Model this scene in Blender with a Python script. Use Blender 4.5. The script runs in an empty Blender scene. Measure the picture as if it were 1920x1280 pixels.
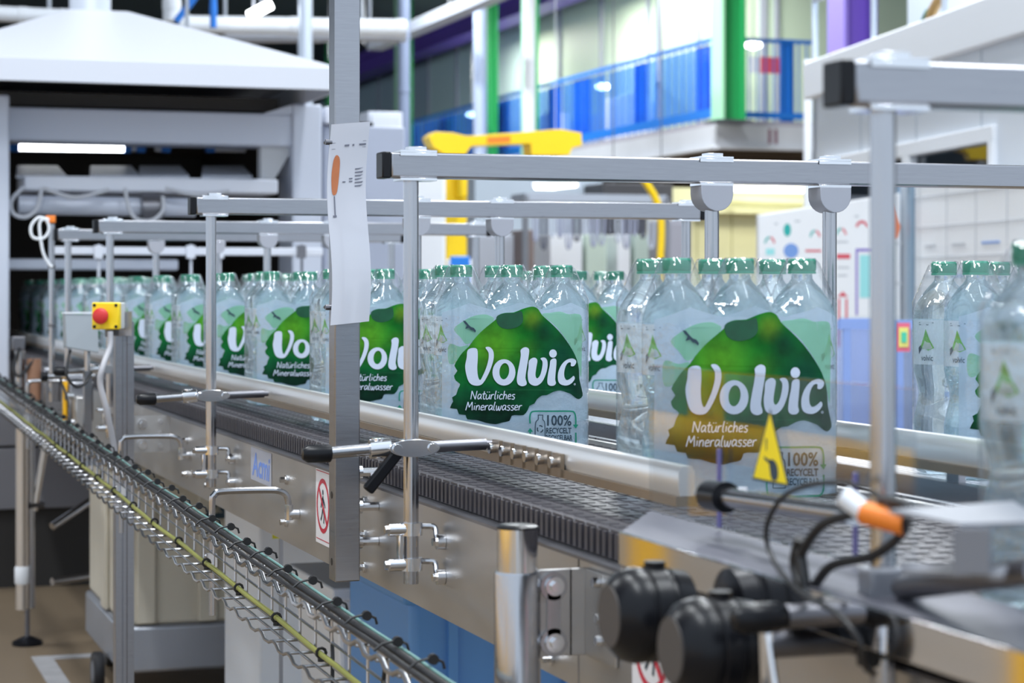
import bpy, bmesh, math, random
from mathutils import Vector, Matrix, noise
from mathutils.geometry import tessellate_polygon
R = math.radians
random.seed(7)
sc = bpy.context.scene
COL = sc.collection

# ------------------------------------------------------------------ camera
FPX, UH, VH = 4000.0, 960.0, 541.0          # focal length in pixels, principal column, horizon row (1920x1280)
TH = math.atan(1329 / FPX)                  # the conveyor (+Y) vanishes 1329 px left of the frame's middle
ST, CT = math.sin(TH), math.cos(TH)
CZ = 1.28                                   # camera height above the floor
cam_d = bpy.data.cameras.new('camera'); cam = bpy.data.objects.new('camera', cam_d); COL.objects.link(cam)
cam.location = (0, 0, CZ); cam.rotation_euler = (R(90), 0, -TH)
cam_d.sensor_width = 36; cam_d.lens = FPX * 36 / 1920; cam_d.shift_y = -(640 - VH) / 1920
cam_d.clip_start = .05; cam_d.clip_end = 300
cam_d.dof.use_dof = True; cam_d.dof.focus_distance = 3.5; cam_d.dof.aperture_fstop = 6.6
sc.camera = cam

# ------------------------------------------------------------------ world, lights, exposure
w = bpy.data.worlds.new('world'); sc.world = w; w.use_nodes = True
bg = w.node_tree.nodes['Background']; bg.inputs[0].default_value = (.74, .86, 1.0, 1); bg.inputs[1].default_value = .9
sc.view_settings.view_transform = 'Standard'; sc.view_settings.look = 'None'
sc.view_settings.gamma = 1; sc.view_settings.use_curve_mapping = False
sc.view_settings.exposure = .5
sc.cycles.use_denoising = True
sc.cycles.max_bounces = 14; sc.cycles.transmission_bounces = 12; sc.cycles.transparent_max_bounces = 32
sc.cycles.glossy_bounces = 5; sc.cycles.diffuse_bounces = 4
sc.cycles.sample_clamp_indirect = 6
CEIL = 6.8
def area(x, y, z, sx, sy, power, col=(.93, .97, 1)):
    l = bpy.data.lights.new('hall_light', 'AREA'); l.shape = 'RECTANGLE'; l.size = sx; l.size_y = sy; l.energy = power; l.color = col
    o = bpy.data.objects.new('hall_light', l); COL.objects.link(o); o.location = (x, y, z)
LAMPS = [(-.6, 1.2), (-.6, 4.6), (2.6, 1.0), (2.6, 5.0), (5.2, 8.6), (5.6, 12.4), (9.0, 17.5), (9.0, 24), (9.0, 31), (-2.5, 9), (6.6, 21), (6.6, 28)]  # the last pair is added to light the mezzanine's left faces
for lx, ly in LAMPS: area(lx, ly, CEIL - .36, .35, 2.4, 115 if ly < 8 else (100 if ly < 10 else 260))
for ly in (28, 33, 39): area(12.3, ly, CEIL - .6, .3, 2.4, 100, (1, .98, .88))      # area lights added to brighten the mezzanine facade
area(8.9, 18.2, 2.6, 1.6, .2, 14, (1, .97, .8))                              # strip over the utility cupboards

# ------------------------------------------------------------------ photo pixel -> place
def ray(u, v):
    a = (u - UH) / FPX
    return ST + a * CT, CT - a * ST, (VH - v) / FPX
def PY(u, v, Y):
    x, y, z = ray(u, v); d = Y / y
    return Vector((x * d, Y, CZ + z * d))
def PX(u, v, X):
    x, y, z = ray(u, v); d = X / x
    return Vector((X, y * d, CZ + z * d))
def PZ(u, v, Z):
    x, y, z = ray(u, v); d = (Z - CZ) / z
    return Vector((x * d, y * d, Z))

# ------------------------------------------------------------------ materials
MATS = {}
def nt(name):
    m = bpy.data.materials.new(name); m.use_nodes = True; t = m.node_tree
    return m, t, t.nodes['Principled BSDF']
def mat(name, col, rough=.5, metal=0, var=0, scale=8, stretch=(1, 1, 1), bump=0, spec=.5, emit=None, coat=0):
    if name in MATS: return MATS[name]
    m, t, b = nt(name); N = t.nodes; L = t.links
    b.inputs['Base Color'].default_value = (*col, 1); b.inputs['Roughness'].default_value = rough
    b.inputs['Metallic'].default_value = metal; b.inputs['Specular IOR Level'].default_value = spec
    b.inputs['Coat Weight'].default_value = coat
    if emit: b.inputs['Emission Color'].default_value = (*emit[0], 1); b.inputs['Emission Strength'].default_value = emit[1]
    if var or bump:
        tc = N.new('ShaderNodeTexCoord'); mp = N.new('ShaderNodeMapping'); no = N.new('ShaderNodeTexNoise')
        mp.inputs['Scale'].default_value = stretch; no.inputs['Scale'].default_value = scale; no.inputs['Detail'].default_value = 5
        L.new(tc.outputs['Object'], mp.inputs[0]); L.new(mp.outputs[0], no.inputs[0])
        if var:
            mx = N.new('ShaderNodeMix'); mx.data_type = 'RGBA'
            mx.inputs[6].default_value = (*[max(0, c * (1 - var)) for c in col], 1); mx.inputs[7].default_value = (*[min(1, c * (1 + var)) for c in col], 1)
            L.new(no.outputs[0], mx.inputs[0]); L.new(mx.outputs[2], b.inputs['Base Color'])
            mr = N.new('ShaderNodeMapRange'); mr.inputs[3].default_value = max(.02, rough * .8); mr.inputs[4].default_value = min(1, rough * 1.2)
            L.new(no.outputs[0], mr.inputs[0]); L.new(mr.outputs[0], b.inputs['Roughness'])
        if bump:
            bp = N.new('ShaderNodeBump'); bp.inputs['Strength'].default_value = bump; bp.inputs['Distance'].default_value = .002
            L.new(no.outputs[0], bp.inputs['Height']); L.new(bp.outputs[0], b.inputs['Normal'])
    MATS[name] = m
    return m
def clear(name, tint, gloss_rough=.03, ior=1.45, haze=0, haze_col=(1, 1, 1), gloss_min=0.0, bump=0, bscale=60):
    """thin clear sheet: see-through, mirror-like towards grazing, optionally a little milky"""
    if name in MATS: return MATS[name]
    m = bpy.data.materials.new(name); m.use_nodes = True; t = m.node_tree; N = t.nodes; L = t.links
    N.remove(N['Principled BSDF']); out = N['Material Output']
    tr = N.new('ShaderNodeBsdfTransparent'); tr.inputs[0].default_value = (*tint, 1)
    gl = N.new('ShaderNodeBsdfGlossy'); gl.inputs['Roughness'].default_value = gloss_rough
    fr = N.new('ShaderNodeFresnel'); ge = N.new('ShaderNodeNewGeometry'); io = N.new('ShaderNodeMapRange')
    io.inputs[3].default_value = ior; io.inputs[4].default_value = 1 / ior       # a thin sheet reflects alike from both sides
    L.new(ge.outputs['Backfacing'], io.inputs[0]); L.new(io.outputs[0], fr.inputs[0])
    mx = N.new('ShaderNodeMixShader')
    if gloss_min:
        ad = N.new('ShaderNodeMath'); ad.inputs[1].default_value = gloss_min; ad.use_clamp = True
        L.new(fr.outputs[0], ad.inputs[0]); L.new(ad.outputs[0], mx.inputs[0])
    else: L.new(fr.outputs[0], mx.inputs[0])
    src = tr
    if haze:
        df = N.new('ShaderNodeBsdfDiffuse'); df.inputs[0].default_value = (*haze_col, 1)
        tl = N.new('ShaderNodeBsdfTranslucent'); tl.inputs[0].default_value = (*haze_col, 1)
        m0 = N.new('ShaderNodeMixShader'); m0.inputs[0].default_value = .4; L.new(df.outputs[0], m0.inputs[1]); L.new(tl.outputs[0], m0.inputs[2])
        m1 = N.new('ShaderNodeMixShader'); m1.inputs[0].default_value = haze; L.new(tr.outputs[0], m1.inputs[1]); L.new(m0.outputs[0], m1.inputs[2]); src = m1
    L.new(src.outputs[0], mx.inputs[1]); L.new(gl.outputs[0], mx.inputs[2]); L.new(mx.outputs[0], out.inputs[0])
    if bump:
        tc = N.new('ShaderNodeTexCoord'); no = N.new('ShaderNodeTexNoise'); no.inputs['Scale'].default_value = bscale; no.inputs['Detail'].default_value = 3
        bp = N.new('ShaderNodeBump'); bp.inputs['Strength'].default_value = bump; bp.inputs['Distance'].default_value = .004
        L.new(tc.outputs['Object'], no.inputs[0]); L.new(no.outputs[0], bp.inputs['Height']); L.new(bp.outputs[0], gl.inputs['Normal']); L.new(bp.outputs[0], fr.inputs['Normal'])
    MATS[name] = m
    return m

STEEL = mat('brushed_steel', (.36, .365, .395), .30, 1, .10, 30, (1, 1, 14), .05)
TUBE = mat('steel_tube', (.44, .445, .47), .22, 1, .07, 26, (12, 12, 1), .02)
PLATE = mat('steel_plate', (.50, .49, .485), .42, 1, .13, 7, (1, 1, 3), .06)
SHINY = mat('polished_steel', (.74, .75, .78), .15, 1)
DARKST = mat('dark_steel', (.20, .20, .22), .4, 1, .1, 20)
BLACK = mat('black_plastic', (.007, .0075, .010), .30, 0, spec=.22)
RUBBER = mat('black_rubber', (.02, .02, .024), .55)
GREYPL = mat('grey_plastic', (.19, .20, .23), .5)
BELT = mat('belt_plastic', (.050, .046, .054), .44, 0, .25, 60, (1, 1, 1), .35, spec=.4)
BELTL = mat('light_belt_plastic', (.42, .43, .47), .4, 0, .1, 40)
WHITE = mat('white_paint', (.80, .83, .88), .5)
WHITER = mat('white_board', (.88, .90, .93), .3)
YELLOW = mat('yellow_paint', (.92, .62, .008), .4)
SAFETY = mat('safety_yellow', (1.0, .52, .01), .5)
BLUE = mat('blue_paint', (.015, .20, .72), .45)
GREEN = mat('green_paint', (.02, .34, .10), .45)
GREENL = mat('pale_green_paint', (.38, .74, .48), .45)
PURPLE = mat('purple_paint', (.13, .07, .42), .45)
RED = mat('red_plastic', (.62, .03, .03), .4)
ORANGE = mat('orange_plastic', (.85, .22, .02), .4)
CREAM = mat('cream_plastic', (.60, .56, .47), .55, 0, .12, 5)
GREYBLUE = mat('grey_blue_paint', (.40, .44, .55), .4)
MACHINE = mat('machine_grey', (.58, .62, .72), .35, .1)
HOODM = mat('hood_white', (.66, .69, .77), .45)
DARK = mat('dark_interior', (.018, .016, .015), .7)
CABLE = mat('cable_black', (.012, .012, .014), .45)
GALV = mat('galvanised_wire', (.40, .41, .44), .28, 1)
YGREEN = mat('earth_cable_yellow_green', (.40, .41, .10), .5)
HOSE = mat('hose_green', (.16, .30, .28), .35)
CAPM = mat('cap_green', (.0, .26, .15), .35)
LAMPON = mat('lamp_tube', (1, 1, 1), .5, emit=((.95, .98, 1), 7))
LAMPOFF = mat('lamp_diffuser', (.9, .95, 1), .5, emit=((.92, .97, 1), 3.0))
PRINTW = mat('print_white', (.60, .67, .80), .5)
PRINTD = mat('print_dark', (.02, .045, .07), .5)
PRINTG = mat('print_green', (.0, .22, .13), .5)
STICKW = mat('sticker_white', (.82, .80, .82), .45)
STICKY = mat('sticker_yellow', (.95, .72, .0), .4)
STICKR = mat('sticker_red', (.58, .02, .05), .45)
STICKB = mat('sticker_blue', (.16, .30, .80), .5)
SILVERB = mat('sticker_silver', (.52, .55, .66), .4, .3)
FILM = clear('shrink_film', (.97, .985, 1), .05, 1.42, haze=.05, haze_col=(.92, .96, 1), gloss_min=.06, bump=.8, bscale=36)
PANEL = clear('film_front_haze', (.93, .97, 1), .12, 1.3, haze=.66, haze_col=(.62, .74, .88), bump=.15, bscale=50)
MINT = clear('film_print_mint', (.75, .95, .8), .15, 1.3, haze=.55, haze_col=(.36, .72, .48))
PLEXI = clear('clear_acrylic', (.95, .96, .97), .0, 1.49)
LABELM = clear('label_white', (.9, .95, .97), .2, 1.3, haze=.72, haze_col=(.80, .85, .90))
GLASS = clear('window_glass', (.22, .30, .36), .02, 1.5, gloss_min=.06)
BLUEGL = clear('blue_screen', (.62, .78, 1), .1, 1.4, haze=.14, haze_col=(.06, .30, .90))
CRATE = clear('blue_clear_crate', (.90, .93, 1), .1, 1.3, haze=.07, haze_col=(.7, .78, 1))

def glassy(name, col, ior, rough=0.0):
    m, t, b = nt(name)
    b.inputs['Base Color'].default_value = (*col, 1); b.inputs['Roughness'].default_value = rough
    b.inputs['IOR'].default_value = ior; b.inputs['Transmission Weight'].default_value = 1
    N = t.nodes; L = t.links; tr = N.new('ShaderNodeBsdfTransparent'); tr.inputs[0].default_value = (.86, .955, .985, 1); mx = N.new('ShaderNodeMixShader'); mx.inputs[0].default_value = .28
    df = N.new('ShaderNodeBsdfTranslucent'); df.inputs[0].default_value = (.80, .92, 1, 1); m2 = N.new('ShaderNodeMixShader'); m2.inputs[0].default_value = .07
    L.new(b.outputs[0], mx.inputs[1]); L.new(tr.outputs[0], mx.inputs[2]); L.new(mx.outputs[0], m2.inputs[1]); L.new(df.outputs[0], m2.inputs[2]); L.new(m2.outputs[0], N['Material Output'].inputs[0])
    MATS[name] = m; return m
PET = glassy('water_bottle_pet', (.84, .955, .985), 1.28)

def volcano_mat():
    m, t, b = nt('print_volcano'); N = t.nodes; L = t.links
    tc = N.new('ShaderNodeTexCoord'); sp = N.new('ShaderNodeSeparateXYZ'); L.new(tc.outputs['Object'], sp.inputs[0])
    no = N.new('ShaderNodeTexNoise'); no.inputs['Scale'].default_value = 22; no.inputs['Detail'].default_value = 6; L.new(tc.outputs['Object'], no.inputs[0])
    def gauss(cx, cz, s):                      # inked blob centred on the artwork
        v = N.new('ShaderNodeVectorMath'); v.operation = 'DISTANCE'; L.new(tc.outputs['Object'], v.inputs[0]); v.inputs[1].default_value = (cx, -.0016, cz)
        mr = N.new('ShaderNodeMapRange'); mr.interpolation_type = 'SMOOTHSTEP'; mr.inputs[1].default_value = 0; mr.inputs[2].default_value = s; mr.inputs[3].default_value = 1; mr.inputs[4].default_value = 0
        L.new(v.outputs['Value'], mr.inputs[0]); return mr.outputs[0]
    def mixc(fac, a, bcol, k=1.0):
        mx = N.new('ShaderNodeMix'); mx.data_type = 'RGBA'
        mu = N.new('ShaderNodeMath'); mu.operation = 'MULTIPLY'; mu.inputs[1].default_value = k; L.new(fac, mu.inputs[0]); L.new(mu.outputs[0], mx.inputs[0])
        L.new(a, mx.inputs[6]) if not isinstance(a, tuple) else setattr(mx.inputs[6], 'default_value', (*a, 1))
        mx.inputs[7].default_value = (*bcol, 1); return mx.outputs[2]
    ht = N.new('ShaderNodeMapRange'); ht.inputs[1].default_value = .062; ht.inputs[2].default_value = .215
    ad = N.new('ShaderNodeMath'); ad.operation = 'MULTIPLY_ADD'; ad.inputs[1].default_value = .06; L.new(no.outputs[0], ad.inputs[0]); L.new(sp.outputs['Z'], ad.inputs[2]); L.new(ad.outputs[0], ht.inputs[0])
    ramp = N.new('ShaderNodeValToRGB'); L.new(ht.outputs[0], ramp.inputs[0]); e = ramp.color_ramp.elements
    e[0].position = .1; e[0].color = (.0005, .022, .013, 1); e[1].position = 1; e[1].color = (.004, .20, .018, 1)
    k = e.new(.5); k.color = (.001, .080, .024, 1); k = e.new(.72); k.color = (.002, .14, .018, 1)
    c = mixc(gauss(.085, .180, .068), ramp.outputs[0], (.10, .36, .016), .9)
    c = mixc(gauss(.158, .225, .026), c, (.17, .33, .02), .8)
    c = mixc(gauss(.150, .172, .03), c, (.06, .22, .01), .6)
    c = mixc(gauss(.210, .165, .085), c, (.001, .045, .026), .93)
    c = mixc(gauss(.180, .205, .030), c, (.001, .06, .028), .8)
    c = mixc(gauss(.235, .105, .05), c, (.001, .04, .026), .8)
    n2 = N.new('ShaderNodeMix'); n2.data_type = 'RGBA'; n2.blend_type = 'MULTIPLY'; n2.inputs[0].default_value = .8
    r2 = N.new('ShaderNodeMapRange'); r2.inputs[1].default_value = .3; r2.inputs[2].default_value = .65; r2.inputs[3].default_value = .30; r2.inputs[4].default_value = 1.2
    L.new(no.outputs[0], r2.inputs[0]); L.new(c, n2.inputs[6]); L.new(r2.outputs[0], n2.inputs[7]); L.new(n2.outputs[2], b.inputs['Base Color'])
    b.inputs['Roughness'].default_value = .5; b.inputs['Specular IOR Level'].default_value = .15
    return m
VOLC = volcano_mat()
CRATER = mat('print_crater', (.002, .075, .03), .4, 0, .5, 40)

# ------------------------------------------------------------------ mesh builder
class MB:
    def __init__(s): s.v = []; s.f = []
    def add(s, vs, fs):
        k = len(s.v); s.v += [tuple(p) for p in vs]; s.f += [tuple(i + k for i in f) for f in fs]; return s
    def box(s, x0, x1, y0, y1, z0, z1):
        return s.add([(x, y, z) for z in (z0, z1) for y in (y0, y1) for x in (x0, x1)],
                     [(0, 2, 3, 1), (4, 5, 7, 6), (0, 1, 5, 4), (2, 6, 7, 3), (0, 4, 6, 2), (1, 3, 7, 5)])
    def obox(s, c, ax, ay, az):               # oriented box: centre and three half-axis vectors
        c, ax, ay, az = map(Vector, (c, ax, ay, az))
        return s.add([c + ax * i + ay * j + az * k for k in (-1, 1) for j in (-1, 1) for i in (-1, 1)],
                     [(0, 2, 3, 1), (4, 5, 7, 6), (0, 1, 5, 4), (2, 6, 7, 3), (0, 4, 6, 2), (1, 3, 7, 5)])
    def hexa(s, p):                           # eight corners: bottom four, top four, each going round
        return s.add(p, [(3, 2, 1, 0), (4, 5, 6, 7), (0, 1, 5, 4), (1, 2, 6, 5), (2, 3, 7, 6), (3, 0, 4, 7)])
    def cyl(s, a, b, r, n=16, r2=None, cap=True):
        a, b = Vector(a), Vector(b); d = (b - a).normalized(); e = d.orthogonal().normalized(); g = d.cross(e); r2 = r if r2 is None else r2
        vs = [a + (e * math.cos(t) + g * math.sin(t)) * r for t in [2 * math.pi * i / n for i in range(n)]] + \
             [b + (e * math.cos(t) + g * math.sin(t)) * r2 for t in [2 * math.pi * i / n for i in range(n)]]
        fs = [(i, (i + 1) % n, n + (i + 1) % n, n + i) for i in range(n)]
        if cap: fs += [tuple(range(n - 1, -1, -1)), tuple(range(n, 2 * n))]
        return s.add(vs, fs)
    def path(s, pts, r, n=8, closed=False):
        pts = [Vector(p) for p in pts]; m = len(pts); vs = []; prev = None
        for i, p in enumerate(pts):
            t = ((pts[(i + 1) % m] if (closed or i < m - 1) else p) - (pts[i - 1] if (closed or i) else p)).normalized()
            if prev is None: prev = t.orthogonal().normalized()
            e = (prev - t * prev.dot(t)).normalized(); prev = e; g = t.cross(e)
            vs += [p + (e * math.cos(a) + g * math.sin(a)) * r for a in [2 * math.pi * k / n for k in range(n)]]
        fs = []
        for i in range(m if closed else m - 1):
            j = (i + 1) % m
            fs += [(i * n + k, i * n + (k + 1) % n, j * n + (k + 1) % n, j * n + k) for k in range(n)]
        if not closed: fs += [tuple(range(n - 1, -1, -1)), tuple(range((m - 1) * n, m * n))]
        return s.add(vs, fs)
    def lathe(s, prof, n=32, o=(0, 0, 0), axis='Z'):
        vs = []
        for r, z in prof:
            for k in range(n):
                a = 2 * math.pi * k / n; x, y = r * math.cos(a), r * math.sin(a)
                p = (x, y, z) if axis == 'Z' else ((z, x, y) if axis == 'X' else (y, z, x))
                vs.append((p[0] + o[0], p[1] + o[1], p[2] + o[2]))
        m = len(prof)
        fs = [(i * n + k, i * n + (k + 1) % n, (i + 1) * n + (k + 1) % n, (i + 1) * n + k) for i in range(m - 1) for k in range(n)]
        fs += [tuple(range(n - 1, -1, -1)), tuple(range((m - 1) * n, m * n))]
        return s.add(vs, fs)
    def flat(s, loops, fn):                   # tessellated flat shape; loops of 2D points (first outline, then holes); fn lifts a 2D point
        lp = [[Vector((p[0], p[1], 0)) for p in l] for l in loops]
        return s.add([fn(p) for l in lp for p in l], tessellate_polygon(lp))
    def prism(s, loop, fn0, fn1):
        n = len(loop); tri = tessellate_polygon([[Vector((p[0], p[1], 0)) for p in loop]])
        return s.add([fn0(p) for p in loop] + [fn1(p) for p in loop],
                     [tuple(t) for t in tri] + [tuple(i + n for i in reversed(t)) for t in tri] + [(i, (i + 1) % n, n + (i + 1) % n, n + i) for i in range(n)])
    def mesh(s, name, m, smooth=35):
        me = bpy.data.meshes.new(name); me.from_pydata(s.v, [], s.f); me.materials.append(m)
        b = bmesh.new(); b.from_mesh(me); bmesh.ops.recalc_face_normals(b, faces=b.faces); b.to_mesh(me); b.free()
        if smooth:
            me.polygons.foreach_set('use_smooth', [True] * len(me.polygons)); me.set_sharp_from_angle(angle=R(smooth))
        return me
    def build(s, name, m, parent=None, smooth=35, bevel=0, loc=None):
        return put(name, s.mesh(name, m, smooth), parent, loc, bevel)
def put(name, me, parent=None, loc=None, bevel=0):
    o = bpy.data.objects.new(name, me); COL.objects.link(o); o.parent = parent
    if loc is not None: o.location = loc
    if bevel:
        b = o.modifiers.new('edge', 'BEVEL'); b.width = bevel; b.segments = 2; b.limit_method = 'ANGLE'; b.angle_limit = R(40)
    return o
def thing(name, label, cat, loc=(0, 0, 0), group=None, rz=0):
    o = bpy.data.objects.new(name, None); COL.objects.link(o); o.location = loc; o.rotation_euler.z = rz; o.empty_display_size = .1
    return tag(o, label, cat, group)
def tag(o, label, cat, group=None, kind=None):
    o['label'] = label; o['category'] = cat
    if group: o['group'] = group
    if kind: o['kind'] = kind
    return o
def struct(o, label=None, cat=None):
    o['kind'] = 'structure'
    if label: o['label'] = label
    if cat: o['category'] = cat
    return o
def copy_tree(o, parent=None):
    c = o.copy(); COL.objects.link(c); c.parent = parent
    for ch in o.children: copy_tree(ch, c)
    return c
def smooth_loop(p, k=4):                      # closed Catmull-Rom through 2D points
    n = len(p); out = []
    for i in range(n):
        a, b, c, d = p[i - 1], p[i], p[(i + 1) % n], p[(i + 2) % n]
        for j in range(k):
            t = j / k; t2 = t * t; t3 = t2 * t
            out.append(tuple(.5 * (2 * b[q] + (c[q] - a[q]) * t + (2 * a[q] - 5 * b[q] + 4 * c[q] - d[q]) * t2 + (3 * b[q] - a[q] - 3 * c[q] + d[q]) * t3) for q in (0, 1)))
    return out
def smooth_path(p, k=6):
    p = [Vector(q) for q in p]; out = []
    for i in range(len(p) - 1):
        a, b, c, d = p[max(i - 1, 0)], p[i], p[i + 1], p[min(i + 2, len(p) - 1)]
        for j in range(k):
            t = j / k
            out.append(.5 * (2 * b + (c - a) * t + (2 * a - 5 * b + 4 * c - d) * t * t + (3 * b - a - 3 * c + d) * t ** 3))
    return out + [p[-1]]
def text2d(body, size, bold=0.0):
    cu = bpy.data.curves.new('lettering', 'FONT'); cu.body = body; cu.size = size; cu.offset = bold; cu.resolution_u = 2
    o = bpy.data.objects.new('lettering', cu); COL.objects.link(o); dg = bpy.context.evaluated_depsgraph_get(); dg.update()
    me = bpy.data.meshes.new_from_object(o.evaluated_get(dg)); vs = [v.co.copy() for v in me.vertices]; fs = [tuple(p.vertices) for p in me.polygons]
    bpy.data.objects.remove(o); bpy.data.curves.remove(cu); bpy.data.meshes.remove(me)
    x0 = min(v.x for v in vs); x1 = max(v.x for v in vs); y0 = min(v.y for v in vs); y1 = max(v.y for v in vs)
    return [((v.x - x0) / (x1 - x0), (v.y - y0) / (y1 - y0)) for v in vs], fs   # normalised to a unit box
def ellipse(cx, cy, rx, ry, n=28, rot=0):
    return [(cx + rx * math.cos(a) * math.cos(rot) - ry * math.sin(a) * math.sin(rot), cy + rx * math.cos(a) * math.sin(rot) + ry * math.sin(a) * math.cos(rot)) for a in [2 * math.pi * i / n for i in range(n)]]
def stroke(mb, pts, wd, fn, k=5):             # brush stroke of constant width through 2D points
    q = smooth_path([(x, y, 0) for x, y in pts], k) if len(pts) > 2 else [Vector((x, y, 0)) for x, y in pts]
    vs = []; n = len(q)
    for i, p in enumerate(q):
        t = (q[min(i + 1, n - 1)] - q[max(i - 1, 0)]).normalized(); e = Vector((-t.y, t.x, 0)) * wd / 2
        vs += [fn(p + e), fn(p - e)]
    mb.add(vs, [(2 * i, 2 * i + 1, 2 * i + 3, 2 * i + 2) for i in range(n - 1)])

BZ = CZ - .276                                # top of the belt
def rz_(rel): return CZ + rel

# ================================================================== the hall
struct(MB().box(-14, 30, -8, 62, -.1, 0).build('floor', mat('floor_resin', (.24, .18, .12), .42, 0, .25, 1.3)))
struct(MB().box(-14, 30, 2.5, 62, CEIL, CEIL + .1).build('ceiling', mat('ceiling_dark', (.035, .055, .06), .8)))
struct(MB().box(-14, 30, 61.5, 62, 0, CEIL).build('wall_back', mat('wall_far', (.30, .33, .36), .7)))
struct(MB().box(22, 22.3, 4, 62, 0, CEIL).build('wall_right', mat('wall_pale', (.62, .66, .70), .7)))
fm = thing('floor_marking', 'white painted corner line on brown floor beside the wheeled container', 'floor marking', (0, 0, 0))
a, b, c, d = PZ(60, 1236, .002), PZ(105, 1280, .002), PZ(200, 1228, .002), PZ(75, 1228, .002)
p0 = PZ(58, 1232, 0); 
LINE = mat('line_paint', (.42, .42, .44), .6, 0, .3, 12)
MB().box(p0.x, p0.x + .07, p0.y - 1.6, p0.y, .0005, .003).build('stripe', LINE, fm)
MB().box(p0.x + .07, p0.x + .9, p0.y - .07, p0.y, .0005, .003).build('stripe', LINE, fm)
for i, (lx, ly) in enumerate(LAMPS):
    o = thing('strip_light', 'long white ceiling strip light above ' + ['the near walkway', 'the middle walkway', 'the near end of the far lane', 'the far lane beyond the frames', 'the floor between tunnel and cabin', 'the cabin corner', 'the yellow arm aisle', 'the mezzanine edge beam', 'the far mezzanine aisle', 'the tunnel side walkway', 'the hose rack aisle, added to light the mezzanine', 'the silver pole, added to light the mezzanine'][i], 'lamp', (lx, ly, CEIL), 'ceiling strip lights')
    MB().box(-.17, .17, -1.2, 1.2, -.28, -.2).build('housing', WHITE, o)
    MB().box(-.15, .15, -1.15, 1.15, -.3, -.281).build('diffuser', LAMPOFF, o)
    for s in (-1, 1): MB().cyl((0, s * .8, -.2), (0, s * .8, 0), .006, 6).build('hanger', GALV, o)

# ================================================================== water bottles and packs
BR = .0455
def bottle_meshes():
    prof = [(.004, .006), (.020, .004), (.030, 0), (.037, .003), (.041, .010), (BR, .020), (BR, .040), (.0405, .046), (.0405, .050), (BR, .056), (BR, .078),
            (.0405, .090), (.0365, .108), (.0350, .118), (.0352, .124), (.0375, .134), (.0412, .148), (BR, .158), (BR, .232), (.0415, .242), (.038, .253), (.032, .264), (.0245, .275), (.0175, .284), (.0142, .289), (.0138, .295)]
    prof = [(r_ * (BR / .0425 if r_ > .02 else 1) if r_ != BR else BR, z_) for r_, z_ in prof]
    body = MB().lathe(prof, 32).mesh('bottle', PET, 60)
    cp = MB()
    n = 36; ring = lambda r, z, k=0: [((r + (k if i % 2 else 0)) * math.cos(2 * math.pi * i / n), (r + (k if i % 2 else 0)) * math.sin(2 * math.pi * i / n), z) for i in range(n)]
    rs = [ring(.0190, .2955), ring(.0190, .2985), ring(.0180, .2990), ring(.0186, .3005, .0005), ring(.0186, .3130, .0005), ring(.0172, .3155), ring(.006, .3160)]
    cp.add([p for r in rs for p in r], [(i * n + k, i * n + (k + 1) % n, (i + 1) * n + (k + 1) % n, (i + 1) * n + k) for i in range(len(rs) - 1) for k in range(n)] + [tuple(range(n - 1, -1, -1)), tuple(range(6 * n, 7 * n))])
    cap = cp.mesh('cap', CAPM, 30)
    lb = MB(); n = 32; r = BR + .0004
    lb.add([(r * math.cos(2 * math.pi * k / n), r * math.sin(2 * math.pi * k / n), z) for z in (.163, .229) for k in range(n)], [(k, (k + 1) % n, n + (k + 1) % n, n + k) for k in range(n)])
    label = lb.mesh('label', LABELM, 60)
    def on_cyl(a0, rr=BR + .0009): return lambda p: (rr * math.cos(a0 + p[0] / BR), rr * math.sin(a0 + p[0] / BR), p[1])
    g, dk = MB(), MB()
    tv, tf = text2d('volvic', 1, .012)
    for q in range(4):
        f = on_cyl(R(-64 + 90 * q))
        g.flat([[(-.011, .188), (.004, .184), (.013, .188), (.006, .200), (-.001, .216), (-.004, .205)]], f)
        dk.flat([[(-.014, .178), (-.008, .186), (-.010, .192), (-.015, .188)]], f)
        dk.add([f((-.009 + .020 * x, .1685 + .009 * y)) for x, y in tv], tf)
        for zz, x0, x1 in ((.2245, -.014, .012), (.2215, -.014, .004)): dk.flat([[(x0, zz), (x1, zz), (x1, zz + .001), (x0, zz + .001)]], f)
    return body, cap, label, g.mesh('label_picture', mat('label_leaf_green', (.10, .36, .04), .5, 0, .5, 90)), dk.mesh('label_print', PRINTD)
BOTTLE = bottle_meshes()

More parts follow.
